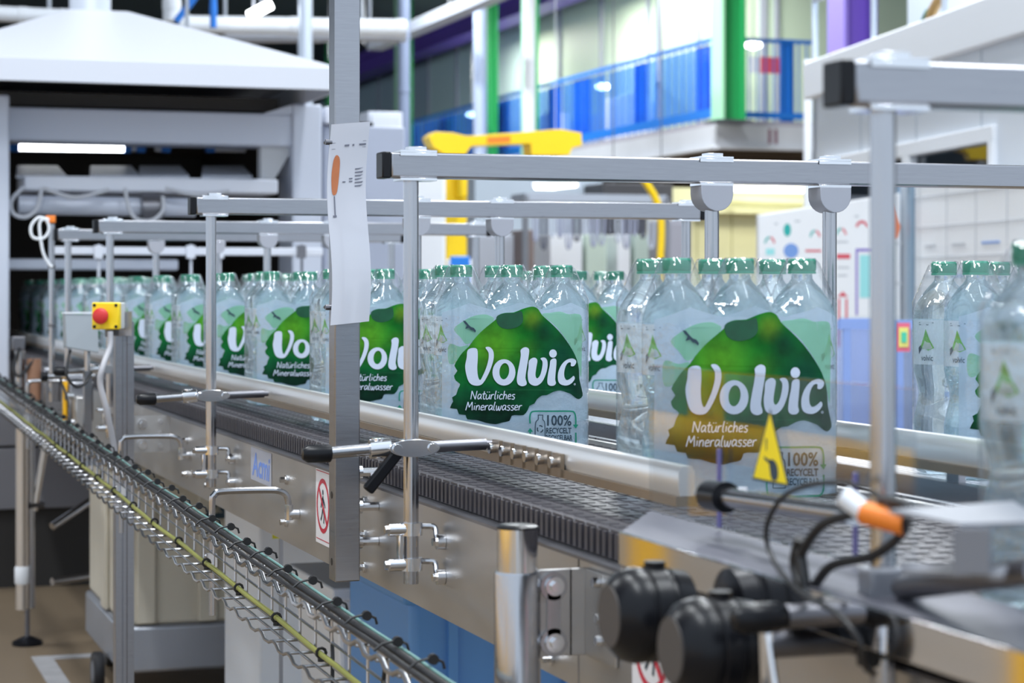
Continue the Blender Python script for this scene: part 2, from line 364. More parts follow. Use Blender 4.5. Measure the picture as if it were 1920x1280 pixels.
# --- the film: walls round the six bottles and a drape over their caps
PW, PD = 6 * BR, 4 * BR
CENT = [(BR + 2 * BR * i, BR + 2 * BR * j) for j in range(2) for i in range(3)]
def film_mesh():
    nx, ny = 48, 32; r = BR; W, D = PW / 2 + .0008, PD / 2 + .0008; vs = []; fs = []
    def place(s, t):
        x, y = s * W, t * D; cx = max(-(W - r), min(W - r, x)); cy = max(-(D - r), min(D - r, y)); vx, vy = x - cx, y - cy
        l = math.hypot(vx, vy)
        if l > 1e-9 and abs(vx) > 1e-9 and abs(vy) > 1e-9: k = max(abs(vx), abs(vy)) / l; vx *= k; vy *= k
        return cx + vx + PW / 2, cy + vy + PD / 2
    def top(x, y):
        z = 0
        for (bx, by) in CENT:
            rr = math.hypot(x - bx, y - by)
            z = max(z, .3172 if rr < .0205 else (.3172 - (rr - .0205) * 2.35 if rr < BR else .2584 - (rr - BR) * .9))
        return z + (0 if z > .315 else .0030 * noise.noise(Vector((x * 60, y * 60, 3.1))) + .0014 * noise.noise(Vector((x * 190, y * 190, 1.1))))
    for j in range(ny + 1):
        for i in range(nx + 1):
            x, y = place(2 * i / nx - 1, 2 * j / ny - 1); vs.append((x, y, top(x, y)))
    for j in range(ny):
        for i in range(nx):
            a = j * (nx + 1) + i; fs.append((a, a + 1, a + nx + 2, a + nx + 1))
    loop = [i for i in range(nx + 1)] + [j * (nx + 1) + nx for j in range(1, ny + 1)] + [ny * (nx + 1) + i for i in range(nx - 1, -1, -1)] + [j * (nx + 1) for j in range(ny - 1, 0, -1)]
    prev = loop
    for q, z in enumerate((.225, .19, .15, .10, .05, .003)):
        k = len(vs)
        for i in loop: vs.append((vs[i][0], vs[i][1], z))
        cur = list(range(k, k + len(loop))); m = len(loop)
        fs += [(prev[i], prev[(i + 1) % m], cur[(i + 1) % m], cur[i]) for i in range(m)]; prev = cur
    m = MB(); m.add(vs, fs)
    return m.mesh('film', FILM, 50)
FILM_ME = film_mesh()

# --- the print on the front of the film (points read off the photograph's sharpest pack)
def art(p):
    q = PY(800 + p[0] / 3.2, 470 + p[1] / 3.2, 3.43)
    return q.x - 1.018, q.z - BZ
def lift(y): return lambda p: (lambda a: (a[0], y, a[1]))(art(p))
def print_meshes():
    out = []
    f = lambda y: lift(y)
    pn = MB(); r = .02
    pn.flat([[(.005, .004), (PW - .005, .004), (PW - .005, .236), (PW - .030, .246), (PW - BR, .252), (PW - .060, .247), (PW - 2 * BR, .239), (3.3 * BR, .249), (3 * BR, .253), (2.7 * BR, .249), (2 * BR, .239), (.060, .247), (BR, .252), (.030, .246), (.005, .236)]], lambda p: (p[0], -.0008, p[1]))
    out.append(('front_panel', pn.mesh('front_panel', PANEL, 0)))
    for lp in ([(170, 470), (215, 425), (270, 395), (330, 382), (375, 388), (400, 420), (300, 520), (240, 560), (205, 520)],
               [(690, 380), (740, 372), (800, 365), (850, 380), (900, 378), (935, 400), (940, 520), (935, 640), (930, 760), (905, 660), (860, 570), (790, 470), (730, 415)],
               [(150, 560), (200, 575), (250, 570), (190, 660), (150, 680), (140, 620)]):
        out.append(('mint_hill', MB().flat([smooth_loop(lp)], f(-.0012)).mesh('mint_hill', MINT, 0)))
    V = [(640, 335), (668, 350), (690, 385), (740, 430), (790, 480), (830, 530), (870, 590), (900, 650), (915, 710), (918, 770), (935, 830), (942, 870), (915, 890), (890, 880), (865, 860), (840, 850), (800, 838), (760, 845), (720, 865), (690, 868), (660, 890), (645, 915), (615, 930), (605, 955), (580, 985), (540, 985), (508, 990), (495, 1020), (450, 1030), (410, 1040), (350, 1030), (300, 1015), (242, 1010), (232, 985), (195, 980), (185, 950), (150, 945), (165, 905), (160, 880), (180, 865), (190, 830), (202, 800), (180, 780), (170, 750), (187, 720), (172, 690), (190, 650), (215, 610), (250, 575), (280, 535), (320, 490), (360, 455), (415, 410), (430, 385), (470, 372), (520, 370), (570, 350), (610, 338)]
    out.append(('volcano', MB().flat([smooth_loop(V, 2)], f(-.0016)).mesh('volcano', VOLC, 0)))
    C = [(415, 405), (432, 384), (475, 374), (525, 373), (565, 362), (575, 395), (572, 430), (545, 455), (500, 468), (460, 465), (428, 445)]
    out.append(('crater', MB().flat([smooth_loop(C, 4)], f(-.0020)).mesh('crater', CRATER, 0)))
    lt = MB(); F = f(-.0025)
    lt.flat([smooth_loop([(243, 597), (270, 583), (300, 590), (304, 640), (301, 700), (305, 750), (318, 775), (336, 745), (355, 700), (368, 650), (368, 610), (350, 580), (375, 577), (396, 600), (400, 640), (388, 690), (365, 745), (336, 793), (310, 808), (275, 805), (250, 785), (235, 740), (229, 690), (238, 640)], 3)], F)
    lt.flat([ellipse(461, 729, 69, 79, 32), ellipse(463, 722, 29, 49, 24, .12)], F)
    lt.flat([smooth_loop([(561, 595), (586, 578), (611, 590), (608, 640), (598, 700), (590, 760), (597, 788), (594, 804), (570, 812), (545, 800), (538, 770), (545, 720), (557, 660), (562, 622)], 3)], F)
    lt.flat([smooth_loop([(612, 658), (640, 640), (661, 655), (655, 700), (650, 745), (660, 765), (678, 745), (690, 700), (692, 665), (680, 645), (705, 640), (721, 660), (722, 700), (710, 745), (690, 785), (660, 808), (630, 805), (609, 785), (603, 740), (608, 700)], 3)], F)
    lt.flat([smooth_loop([(741, 655), (765, 645), (776, 660), (772, 720), (768, 770), (773, 793), (760, 808), (735, 808), (721, 790), (725, 740), (735, 690)], 3)], F)
    lt.flat([ellipse(755, 616, 23, 25, 20)], F)
    lt.flat([smooth_loop([(893, 657), (870, 645), (835, 655), (805, 685), (786, 730), (785, 775), (800, 800), (835, 808), (865, 795), (886, 768), (879, 750), (860, 765), (838, 775), (825, 760), (822, 730), (830, 695), (845, 672), (862, 670), (862, 690), (880, 691), (894, 674)], 3)], F)
    lt.flat([ellipse(886, 800, 6, 6, 10), ellipse(886, 800, 3.5, 3.5, 8)], F)
    out.append(('brand_lettering', lt.mesh('brand_lettering', PRINTW, 0)))
    # handwritten lines, letter strokes in a box 1 high (x height .6)
    G = {'N': (.75, [[(0, 0), (.05, 1)], [(.05, 1), (.5, 0)], [(.5, 0), (.62, 1)]]), 'a': (.52, [[(.4, .55), (.15, .6), (.02, .3), (.12, .02), (.35, .3), (.4, .55)], [(.4, .55), (.38, .15), (.48, .02)]]),
         't': (.42, [[(.2, .95), (.14, .3), (.2, .03), (.36, .06)], [(0, .62), (.38, .66)]]), 'ü': (.55, [[(.03, .58), (.03, .15), (.18, 0), (.38, .25), (.42, .58)], [(.42, .58), (.41, .15), (.5, .02)], [(.12, .82), (.13, .9)], [(.34, .82), (.35, .9)]]),
         'r': (.42, [[(.06, .58), (.04, 0)], [(.05, .3), (.18, .56), (.36, .56)]]), 'l': (.3, [[(.14, 1.02), (.06, .4), (.08, .05), (.2, .02)]]), 'i': (.24, [[(.07, .56), (.06, .05)], [(.1, .8), (.11, .86)]]),
         'c': (.45, [[(.38, .5), (.2, .6), (.03, .3), (.14, .02), (.38, .1)]]), 'h': (.52, [[(.1, 1.0), (.04, 0)], [(.06, .3), (.2, .56), (.36, .5), (.36, .02)]]), 'e': (.46, [[(.04, .3), (.36, .38), (.26, .6), (.06, .45), (.08, .05), (.38, .08)]]),
         's': (.42, [[(.36, .56), (.12, .56), (.1, .38), (.32, .22), (.24, .0), (.02, .05)]]), 'M': (.85, [[(0, 0), (.16, 1)], [(.16, 1), (.34, .35)], [(.34, .35), (.62, 1)], [(.62, 1), (.7, 0)]]), 'n': (.52, [[(.05, .58), (.04, 0)], [(.06, .3), (.2, .57), (.36, .5), (.37, .02)]]),
         'w': (.68, [[(.03, .58), (.06, .05), (.2, .05), (.3, .5)], [(.3, .5), (.34, .05), (.46, .03), (.58, .58)]])}
    hw = MB()
    for word, x0, x1, yb, hgt in (('Natürliches', 262, 528, 890, 50), ('Mineralwasser', 232, 570, 956, 50)):
        tot = sum(G[ch][0] for ch in word); x = 0; k = (x1 - x0) / tot
        for ch in word:
            for st in G[ch][1]:
                stroke(hw, [(x0 + (x + px + .10 * py) * k, yb - py * hgt) for px, py in st], 5.6, F, 4)
            x += G[ch][0]
    out.append(('handwritten_lettering', hw.mesh('handwritten_lettering', PRINTW, 0)))
    bd = MB().flat([[(216, 418), (232, 422), (246, 440), (262, 456), (280, 462), (293, 478), (290, 490), (275, 478), (262, 474), (250, 462), (228, 468), (236, 456), (238, 446), (226, 436)]], F)
    out.append(('bird', bd.mesh('bird', PRINTD, 0)))
    gb = MB()
    stroke(gb, [(618, 1035), (616, 1000), (624, 970), (650, 962), (740, 962), (860, 962), (884, 972), (892, 1000), (893, 1045)], 9, F)
    gb.flat([[(874, 1042), (910, 1042), (893, 1066)]], F); gb.flat([[(602, 1085), (636, 1085), (618, 1062)]], F)
    stroke(gb, [(893, 1090), (893, 1150), (880, 1180), (840, 1188), (660, 1188), (628, 1180), (618, 1150), (618, 1085)], 9, F)
    out.append(('recycling_frame', gb.mesh('recycling_frame', PRINTG, 0)))
    dk = MB()
    for pts in ([(663, 985), (696, 985)], [(666, 986), (666, 1012), (650, 1035), (648, 1150)], [(694, 986), (694, 1012), (706, 1035), (708, 1150)], [(648, 1150), (708, 1150)]): stroke(dk, pts, 5, F, 3)
    for a0 in range(3):
        stroke(dk, [(678 + 17 * math.cos(R(a0 * 120 + t)), 1068 + 20 * math.sin(R(a0 * 120 + t))) for t in (10, 45, 85)], 7, F, 3)
    for txt, x0, x1, y0, y1, bo in (('100%', 720, 866, 984, 1050, .02), ('RECYCELT', 714, 866, 1060, 1096, .03), ('RECYCELBAR', 712, 872, 1104, 1138, .03)):
        tv, tf = text2d(txt, 1, bo)
        dk.add([F((x0 + (x1 - x0) * x, y1 - (y1 - y0) * y)) for x, y in tv], tf)
    out.append(('recycling_text', dk.mesh('recycling_text', PRINTD, 0)))
    return out
def wrap_print(me):                           # the print follows the rounded corners of the pack
    b = bmesh.new(); b.from_mesh(me)
    for k in range(9):
        for x in (.003 + .0045 * k, PW - .003 - .0045 * k):
            bmesh.ops.bisect_plane(b, geom=b.verts[:] + b.edges[:] + b.faces[:], plane_co=(x, 0, 0), plane_no=(1, 0, 0), dist=1e-6)
    for v in b.verts:
        dx = min(BR, max(0, BR - v.co.x, v.co.x - (PW - BR))); v.co.y += BR - math.sqrt(BR ** 2 - dx * dx)
    b.to_mesh(me); b.free(); return me
PRINTS = [(n_, wrap_print(me_)) for n_, me_ in print_meshes()]

def make_pack(label, X, Y, rot=0):
    t = thing('water_pack', label, 'water pack', (X, Y, BZ), 'shrink-wrapped water packs on the conveyor lanes', rot)
    for (bx, by) in CENT:
        b = put('bottle', BOTTLE[0], t, (bx, by, .0005))
        put('cap', BOTTLE[1], b); l = put('label', BOTTLE[2], b); put('label_picture', BOTTLE[3], b)['kind'] = 'stuff'; put('label_print', BOTTLE[4], b)['kind'] = 'stuff'
    f = put('film', FILM_ME, t)
    for n, me in PRINTS: put(n, me, f)
    return t
PACKS = [('shrink-wrapped pack of six water bottles cut off by the right frame edge', 1.005 - BR, 1.60 - 3 * BR),
         ('sharp front water pack behind the clear guard with yellow warning triangle', 1.045, 2.55),
         ('water pack in sharpest focus, its whole green volcano print in view', 1.018, 3.43),
         ('water pack half hidden behind the tall square post with paper sheet', 1.0, 4.20),
         ('water pack showing the letters Vo just beside the tall square post', 1.008, 4.93),
         ('water pack showing one white V, second beyond the square post', 1.01, 5.50),
         ('water pack crossed by the round pole of the third cross-beam frame', 1.01, 6.02),
         ('water pack just right of the red stop button, two packs along', 1.01, 6.53),
         ('water pack right behind the grey post with red stop button', 1.01, 7.06),
         ('water pack seen through between the stop button and far round poles', 1.01, 7.58),
         ('water pack behind the grey tilted panel beside the stop button', 1.01, 8.09),
         ('water pack behind the thin pole topped with orange plug', 1.01, 8.60),
         ('blurred water pack just inside the wrapping tunnel mouth', 1.01, 9.11),
         ('second blurred water pack inside the dark wrapping tunnel', 1.01, 9.62),
         ('third blurred water pack inside the dark wrapping tunnel', 1.01, 10.13),
         ('deepest blurred water pack in the dark wrapping tunnel', 1.01, 10.64),
         ('water pack on the far lane beside the framed pink and yellow sign', 1.575, 2.69),
         ('water pack on the far lane peeking out behind the sharpest pack', 1.552, 4.55)]
for lab, X, Y in PACKS: make_pack(lab, X, Y)

# ================================================================== conveyor
cv = thing('conveyor', 'long steel conveyor with dark grey modular belt carrying the water packs', 'conveyor', (0, 0, 0))
PITCH = .04; XB0, XB1, XB2 = .883, 1.335, 1.93
sl = MB()
h = PITCH / 2 - .0016
prof = [(-h, -.034), (h, -.034), (h, -.004), (h - .003, 0), (-h + .003, 0), (-h, -.004)]
sl.prism(prof, lambda p: (XB0, p[0], p[1]), lambda p: (XB1, p[0], p[1]))
for k in range(2): sl.box(XB0 - .004, XB0, -h + .003 + k * .019, -h + .013 + k * .019, -.032, -.003)
for q in range(int((XB1 - XB0) / .03)):                     # raised ribs on the slat's top
    x = XB0 + .012 + q * .03
    sl.box(x, x + .018, -h + .005, h - .005, -.001, .0009)
SLAT = sl.mesh('belt_slat', BELT, 30)
n = 0; y = 1.12
while y < 11.6:
    put('belt_slat', SLAT, cv, (0, y, BZ - .0012)); y += PITCH; n += 1
mesh_belt, tt, bb = nt('open_mesh_belt')
vo = tt.nodes.new('ShaderNodeTexVoronoi'); vo.feature = 'DISTANCE_TO_EDGE'; vo.inputs['Scale'].default_value = 62
tcx = tt.nodes.new('ShaderNodeTexCoord'); rp = tt.nodes.new('ShaderNodeValToRGB'); rp.color_ramp.elements[0].position = .08; rp.color_ramp.elements[1].position = .13
rp.color_ramp.elements[0].color = (.62, .63, .68, 1); rp.color_ramp.elements[1].color = (.16, .17, .20, 1)
vo.inputs['Randomness'].default_value = .15
tt.links.new(tcx.outputs['Object'], vo.inputs['Vector']); tt.links.new(vo.outputs['Distance'], rp.inputs[0]); tt.links.new(rp.outputs[0], bb.inputs['Base Color']); bb.inputs['Roughness'].default_value = .35
MB().box(XB1 + .06, XB2, 1.12, 11.6, BZ - .04, BZ).build('mesh_belt', mesh_belt, cv)
MB().box(XB1 + .002, XB1 + .052, 1.12, 11.6, BZ - .05, BZ - .002).build('lane_divider', PLATE, cv)
# side plates: three lengths with recessed joints
def plate(y0, y1, zt, zb, cut=0):
    m = MB(); lp = [(y0, zb), (y1 - cut, zb), (y1, zb + cut * .8), (y1, zt), (y0, zt)]
    m.prism(lp, lambda p: (.866, p[0], rz_(p[1])), lambda p: (.870, p[0], rz_(p[1])))
    p = m.build('side_plate', PLATE, cv, 0)
    return p
pl1 = plate(3.515, 6.9, -.316, -.478); pl2 = plate(2.36, 3.51, -.316, -.470, 0); pl3 = plate(1.12, 2.355, -.316, -.50); pl4 = plate(6.91, 11.6, -.316, -.50)
for p_, spots in ((pl1, [(3.95, -.36), (3.95, -.44), (4.75, -.36), (4.75, -.44), (5.05, -.36), (5.05, -.44), (6.3, -.38), (6.3, -.44)]), (pl2, [(3.36, -.345), (3.36, -.40), (3.36, -.452), (2.45, -.40), (2.45, -.45)]), (pl3, [(2.02, -.35), (2.02, -.42), (1.34, -.36)])):
    for y, z in spots:
        MB().cyl((.852, y, rz_(z)), (.8655, y, rz_(z)), .006, 6).cyl((.862, y, rz_(z)), (.8658, y, rz_(z)), .009, 14).build('bolt', SHINY, p_)
MB().box(.872, 1.95, 1.12, 11.6, rz_(-.345), rz_(-.330)).build('slide_bed', DARKST, cv)
MB().box(.858, .882, 1.12, 11.6, rz_(-.3155), rz_(-.3115)).build('wear_strip', DARKST, cv)
for yy in (2.6, 3.9, 5.4, 7.0, 8.6): MB().box(.872, 1.95, yy, yy + .05, rz_(-.44), rz_(-.35)).build('cross_member', PLATE, cv)
MB().box(1.93, 1.936, 1.12, 11.6, rz_(-.50), rz_(-.26)).build('side_plate', PLATE, cv)
# stickers on the side plate
s = MB().flat([[(0, 0), (.20, 0), (.20, .066), (0, .066)]], lambda p: (.8652, 4.29 - p[0], rz_(-.387 + p[1]))).build('logo_sticker', SILVERB, pl1, 0)
tv, tf = text2d('Acmi', 1, .02)
MB().add([(.8648, 4.275 - .165 * (x + .05 * y), rz_(-.378 + .048 * y)) for x, y in tv], tf).build('logo_lettering', STICKB, s, 0)
def no_walking(yc, zc):
    f = lambda x: (lambda p: (x, yc - p[0], rz_(zc) + p[1]))
    w_ = MB().flat([[(-.055, -.068), (.055, -.068), (.055, .068), (-.055, .068)]], f(.8652)).build('warning_sticker', STICKW, pl1 if yc > 3.51 else pl3, 0)
    m = MB().flat([ellipse(0, 0, .048, .048, 40), ellipse(0, 0, .040, .040, 36)], f(.8648))
    m.flat([[(-.033, .027), (-.027, .033), (.033, -.027), (.027, -.033)]], f(.8646))
    for zz in (-.061, .059): m.flat([[(-.05, zz), (.05, zz), (.05, zz + .0015), (-.05, zz + .0015)]], f(.8648))
    m.build('prohibition_ring', STICKR, w_, 0)
    k = MB().flat([ellipse(0, .024, .005, .005, 12)], f(.8647))
    for st in ([(0, .018), (.002, .002), (-.002, -.006)], [(-.002, -.006), (.008, -.016), (.006, -.030)], [(-.002, -.006), (-.008, -.018), (-.016, -.026)], [(0, .014), (.012, .004), (.016, -.002)], [(0, .014), (-.010, .006), (-.014, -.004)]): stroke(k, st, .0055, f(.8647), 3)
    k.build('walking_figure', PRINTD, w_, 0)
no_walking(3.655, -.381); no_walking(2.13, -.385)

# guide rails along the lanes
def guide(label, X, zt, y0, y1, side):
    t = thing('guide_rail', label, 'guide rail', (X, 0, rz_(zt)))
    m = MB(); lp = [(-.008, -.034), (.008, -.034), (.010, -.026), (.010, -.006), (.006, 0), (-.006, 0), (-.010, -.006), (-.010, -.026)]
    m.prism(lp, lambda p: (p[0], y0, p[1]), lambda p: (p[0], y1, p[1])); m.build('wear_profile', mat('rail_aluminium', (.84, .83, .82), .30, .7, .08, 12, (1, .1, 1)), t, 40)
    MB().box(-.013, .013, y0, y1, -.046, -.0345).build('channel', mat('rail_bronze', (.30, .24, .18), .35, .8, .15, 8), t)
    return t
rl = guide('bright guide rail along the near edge of the belt', .958, -.203, 2.25, 11.5, -1)
for k in range(6):
    yb = 2.91 - k * .052; hd = MB().box(-.016, -.0105, yb - .016, yb + .016, -.044, -.014).build('roller_holder', mat('rail_bronze', (0, 0, 0)), rl)
    MB().cyl((-.026, yb, -.026), (-.0105, yb, -.026), .0075, 12, .005).build('roller', SHINY, hd)
g2 = guide('grey guide rail between the near lane and the far lane', 1.372, -.185, 1.2, 11.5, 1)
MB().box(.013, .03, 1.2, 11.5, -.03, -.008).build('backing_bar', STEEL, g2)
MB().box(-.010, .012, 1.2, 11.5, -.082, -.058).build('lower_bar', STEEL, g2)
for k in range(12): MB().box(-.004, .006, 1.5 + k * .85, 1.53 + k * .85, -.0585, -.0455).build('spacer', STEEL, g2)

# ================================================================== cross-beam frames over the conveyor
def frame(label, Xp, Yp, ztop, Xend, hangers, endpost, arms=True, near=False):
    t = thing('cross_beam_frame', label, 'frame', (Xp, Yp, rz_(-.42)), 'cross-beam frames over the belt')
    Z = ztop + .42                                           # height of the beam's top above the post's foot
    bh = .036
    bar = MB().box(-.034, Xend - Xp, -.017, .017, Z - bh, Z).build('cross_beam', STEEL, t, bevel=.003)
    for x, s in ((-.034, -1), (Xend - Xp, 1)):
        MB().box(min(x, x + s * .013), max(x, x + s * .013), -.0175, .0175, Z - bh - .001, Z + .0005).build('end_cap', BLACK, bar, bevel=.002)
    def saddle(x):
        MB().box(x - .027, x + .027, -.0195, .0195, Z, Z + .0035).box(x - .027, x + .027, -.0195, -.0190, Z - .005, Z).box(x - .027, x + .027, -.0195, .0195, Z - bh - .004, Z - bh).box(x - .012, x + .014, -.010, .010, Z + .0035, Z + .009).build('saddle_clip', SHINY, bar, bevel=.001)
    def tube(x, z0, z1):
        m = MB(); n = 24; rr = [(.0108 if i % 6 else .0098) for i in range(n)]
        m.add([(x + rr[i] * math.cos(2 * math.pi * (i + .5) / n), rr[i] * math.sin(2 * math.pi * (i + .5) / n), z) for z in (z0, z1) for i in range(n)], [(i, (i + 1) % n, n + (i + 1) % n, n + i) for i in range(n)] + [tuple(range(n - 1, -1, -1)), tuple(range(n, 2 * n))])
        return m
    tube(0, 0, Z - bh - .004).build('post', TUBE, t); saddle(.006)
    for x in hangers:
        x -= Xp; saddle(x)
        hb = MB()
        lp = [(-.026, 0)] + [(-.026 * math.cos(R(a)), -.012 - .026 * math.sin(R(a))) for a in range(0, 181, 15)] + [(.026, 0)]
        hb.prism([(p[0] + x, Z - bh - .004 + p[1]) for p in lp], lambda p: (p[0], -.021, p[1]), lambda p: (p[0], .021, p[1]))
        hk = hb.build('hanger_clamp', mat('clamp_grey', (.36, .37, .42), .5), t, 40, bevel=.002)
        tube(x, .235, Z - bh - .040).build('hanger_rod', TUBE, t)
    if endpost:
        tube(Xend - .03 - Xp, 0.05, Z - bh - .004).build('post', TUBE, t); saddle(Xend - .03 - Xp)
    if arms:
        # clamps that hold the post off the side plate
        lk = MB().box(-.020, -.012, -.008, .008, .035, .078).build('link_plate', SHINY, t, bevel=.002)
        for z in (.078, .028):
            c = MB().cyl((0, 0, z - .009), (0, 0, z + .009), .0165, 18).cyl((-.034, -.004, z), (-.010, -.004, z), .009, 14).cyl((-.040, -.004, z), (-.034, -.004, z), .0065, 6).build('clamp', SHINY, t)
            L = .862 - Xp
            MB().path(smooth_path([(.012, 0, z + .003), (L * .55, 0, z + .003), (L * .85, -.004, z + .001), (L - .006, -.014, z - .012), (L, -.018, z - .018)], 5), .0042, 8).build('stay_rod', TUBE, c)
            MB().cyl((L - .008, -.018, z - .018), (L + .0035, -.018, z - .018), .011, 16).cyl((L - .014, -.018, z - .018), (L - .008, -.018, z - .018), .006, 6).build('bolt', SHINY, c)
        # cross clamp, handle and arm that carry the guide rail
        z = .194
        c = MB().cyl((0, 0, z - .011), (0, 0, z + .011), .017, 20)
        c.prism(ellipse(0, z, .037, .0125, 24), lambda p: (p[0], -.020, p[1]), lambda p: (p[0], -.013, p[1]))
        c.cyl((-.026, -.024, z), (-.026, -.013, z), .007, 12).cyl((.026, -.024, z), (.026, -.013, z), .007, 12)
        c.cyl((-.060, .004, z - .002), (-.030, .002, z), .014, 16).cyl((-.048, .004, z - .014), (-.048, .004, z + .014), .009, 12)
        c = c.build('cross_clamp', SHINY, t, bevel=.001)
        MB().cyl((-.13, .004, z - .006), (-.03, .004, z), .0088, 16).build('handle_rod', TUBE, c)
        MB().lathe([(.002, -.158), (.008, -.157), (.0125, -.150), (.0128, -.118), (.0105, -.116)], 18, (0, .004, z - .006), 'X').build('grip', BLACK, c)
        Lr = .944 - Xp
        MB().cyl((.03, .002, z), (Lr - .01, .002, z + .002), .0085, 14).cyl((Lr - .012, .002, z + .002), (Lr - .0005, .002, z + .002), .0055, 10).build('rail_arm', DARKST, c)
        if near:
            MB().obox((-.045, -.012, z - .032), Vector((.0062, 0, -.0052)), Vector((0, .007, 0)), Vector((-.030, .0, -.036)) * .75).build('lock_lever', BLACK, c, bevel=.003)
    return t
frame('nearest cross-beam frame, blurred, its black beam cap at upper right', .846, 1.575, .186, 2.3, [], False, False)
frame('sharp cross-beam frame with clamp handle in front of the volcano pack', .822, 2.93, .193, 2.45, [1.288, 1.483], False, True, True)
frame('second cross-beam frame back, its beam passing behind the paper sheet', .820, 4.49, .193, 1.94, [1.272, 1.463], True)
frame('third cross-beam frame back, pole beside the red stop button', .820, 6.06, .193, 1.93, [1.27, 1.46], True)
frame('farthest cross-beam frame near the wrapping tunnel', .815, 7.02, .193, 1.93, [1.10, 1.30], True, False)

# ================================================================== tall square post with the paper sheet
sp = thing('square_post', 'tall square steel post bolted to the conveyor side', 'post', (.811, 3.28, rz_(-.46)))
MB().box(-.0205, .0205, -.02, .02, 0, 1.62).build('tube', STEEL, sp, bevel=.002)
for z in (.06, .115, .17): MB().cyl((.0205, 0, z), (.0545, 0, z), .007, 10).cyl((.0205, 0, z), (.028, 0, z), .011, 12).build('spacer_bolt', SHINY, sp)
for z in (.03, .135): MB().cyl((-.0209, 0, z), (-.0206, 0, z), .006, 14).build('bolt_hole', BLACK, sp)
pp = thing('paper_sheet', 'laminated white paper sheet with orange capsule picture fixed to square post', 'paper sheet', (.811, 3.235, rz_(-.057)))
m = MB(); nu, nv = 8, 24
def sheet(s, t, off=0):
    return (-.034 + .062 * s + .003 * math.sin(t * 7), -.004 * math.sin(t * 6.3) - .004 + .010 * (s - .5) ** 2 - off + .006 * math.sin(3 * t), .312 * t + .006 * s)
k = 0
m.add([sheet(i / nu, j / nv) for j in range(nv + 1) for i in range(nu + 1)] + [sheet(i / nu, j / nv, -.0012) for j in range(nv + 1) for i in range(nu + 1)],
      [q for j in range(nv) for i in range(nu) for a in [j * (nu + 1) + i] for q in ((a, a + 1, a + nu + 2, a + nu + 1), tuple(v + (nu + 1) * (nv + 1) for v in (a + nu + 1, a + nu + 2, a + 1, a)))])
m.build('page', mat('laminated_paper', (.58, .60, .67), .16, 0, coat=.6), pp, 60)
f = lambda p: sheet(p[0], p[1], .0007)
MB().flat([smooth_loop([(.12, .66), (.10, .74), (.13, .82), (.20, .845), (.29, .82), (.29, .74), (.25, .665), (.18, .645)])], f).build('capsule_picture', mat('capsule_orange', (.50, .17, .07), .4, 0, .15, 60), pp, 0)
m = MB()
m.flat([[(.16, .545), (.19, .545), (.19, .64), (.16, .64)]], f); m.flat([[(.12, .535), (.21, .535), (.21, .545), (.12, .545)]], f)
for zz in (.875, .905): m.flat([[(.06, zz), (.94, zz), (.94, zz + .002), (.06, zz + .002)]], f)
for zz in (.885, ): [m.flat([[(x, zz), (x + w_, zz), (x + w_, zz + .009), (x, zz + .009)]], f) for x, w_ in ((.38, .12), (.58, .05), (.76, .18))]
for q in range(6): m.flat([[(.70, .68 + q * .017), (.70 + .20 * (.7 + .3 * math.sin(q * 2.1)), .68 + q * .017), (.92, .688 + q * .017), (.70, .686 + q * .017)]], f)
for q in range(2): m.flat([[(.55, .705 + q * .014), (.64, .705 + q * .014), (.64, .711 + q * .014), (.55, .711 + q * .014)]], f)
m.flat([[(.38, .705), (.46, .705), (.46, .711), (.38, .711)]], f)
m.build('print_lines', mat('faint_ink', (.16, .17, .22), .5), pp, 0)
for z in (.285, .028): MB().cyl((-.040, .006, z), (-.030, .006, z), .0045, 10).cyl((-.036, .006, z), (-.036, .024, z), .003, 8).build('screw', DARKST, pp)

# ================================================================== round leg with bracket at the lower middle
lg = thing('round_leg', 'round steel conveyor leg with black cap and bolted bracket', 'conveyor leg', (.78, 2.328, 0))
MB().lathe([(.0235, .02), (.0235, rz_(-.2755))], 32).build('tube', SHINY, lg)
MB().lathe([(.0258, .62), (.0268, .63), (.0268, rz_(-.328)), (.0258, rz_(-.325))], 32).build('sleeve', TUBE, lg)
MB().lathe([(.0245, rz_(-.2755)), (.0245, rz_(-.2735)), (.021, rz_(-.2715))], 32).build('cap', BLACK, lg)
MB().lathe([(.05, 0), (.05, .008), (.02, .02)], 24).build('foot', BLACK, lg)
br = MB().box(.024, .066, -.004, .0, rz_(-.425), rz_(-.324)).box(.062, .0855, -.004, .0, rz_(-.425), rz_(-.324)).box(.0815, .0855, -.10, -.004, rz_(-.425), rz_(-.324)).build('bracket', PLATE, lg, bevel=.001)
dm = ellipse(.043, rz_(-.343), .0165, .0165, 20)
m = MB()
for zc in (-.343, -.408): m.prism(ellipse(.042, rz_(zc), .0165, .0165, 24), lambda p: (p[0], -.0085, p[1]), lambda p: (p[0], -.0042, p[1]))
m.box(.034, .050, -.0085, -.0042, rz_(-.405), rz_(-.346)); m.build('link_plate', TUBE, br)
for zc in (-.343, -.408): MB().cyl((.042, -.0125, rz_(zc)), (.042, -.0086, rz_(zc)), .011, 18).cyl((.042, -.019, rz_(zc)), (.042, -.0126, rz_(zc)), .0065, 6).build('bolt', SHINY, br)
for zc, yy in ((-.335, -.05), (-.375, -.06), (-.40, -.06)): MB().cyl((.073, yy, rz_(zc)), (.0812, yy, rz_(zc)), .006, 8).build('bolt', SHINY, br)

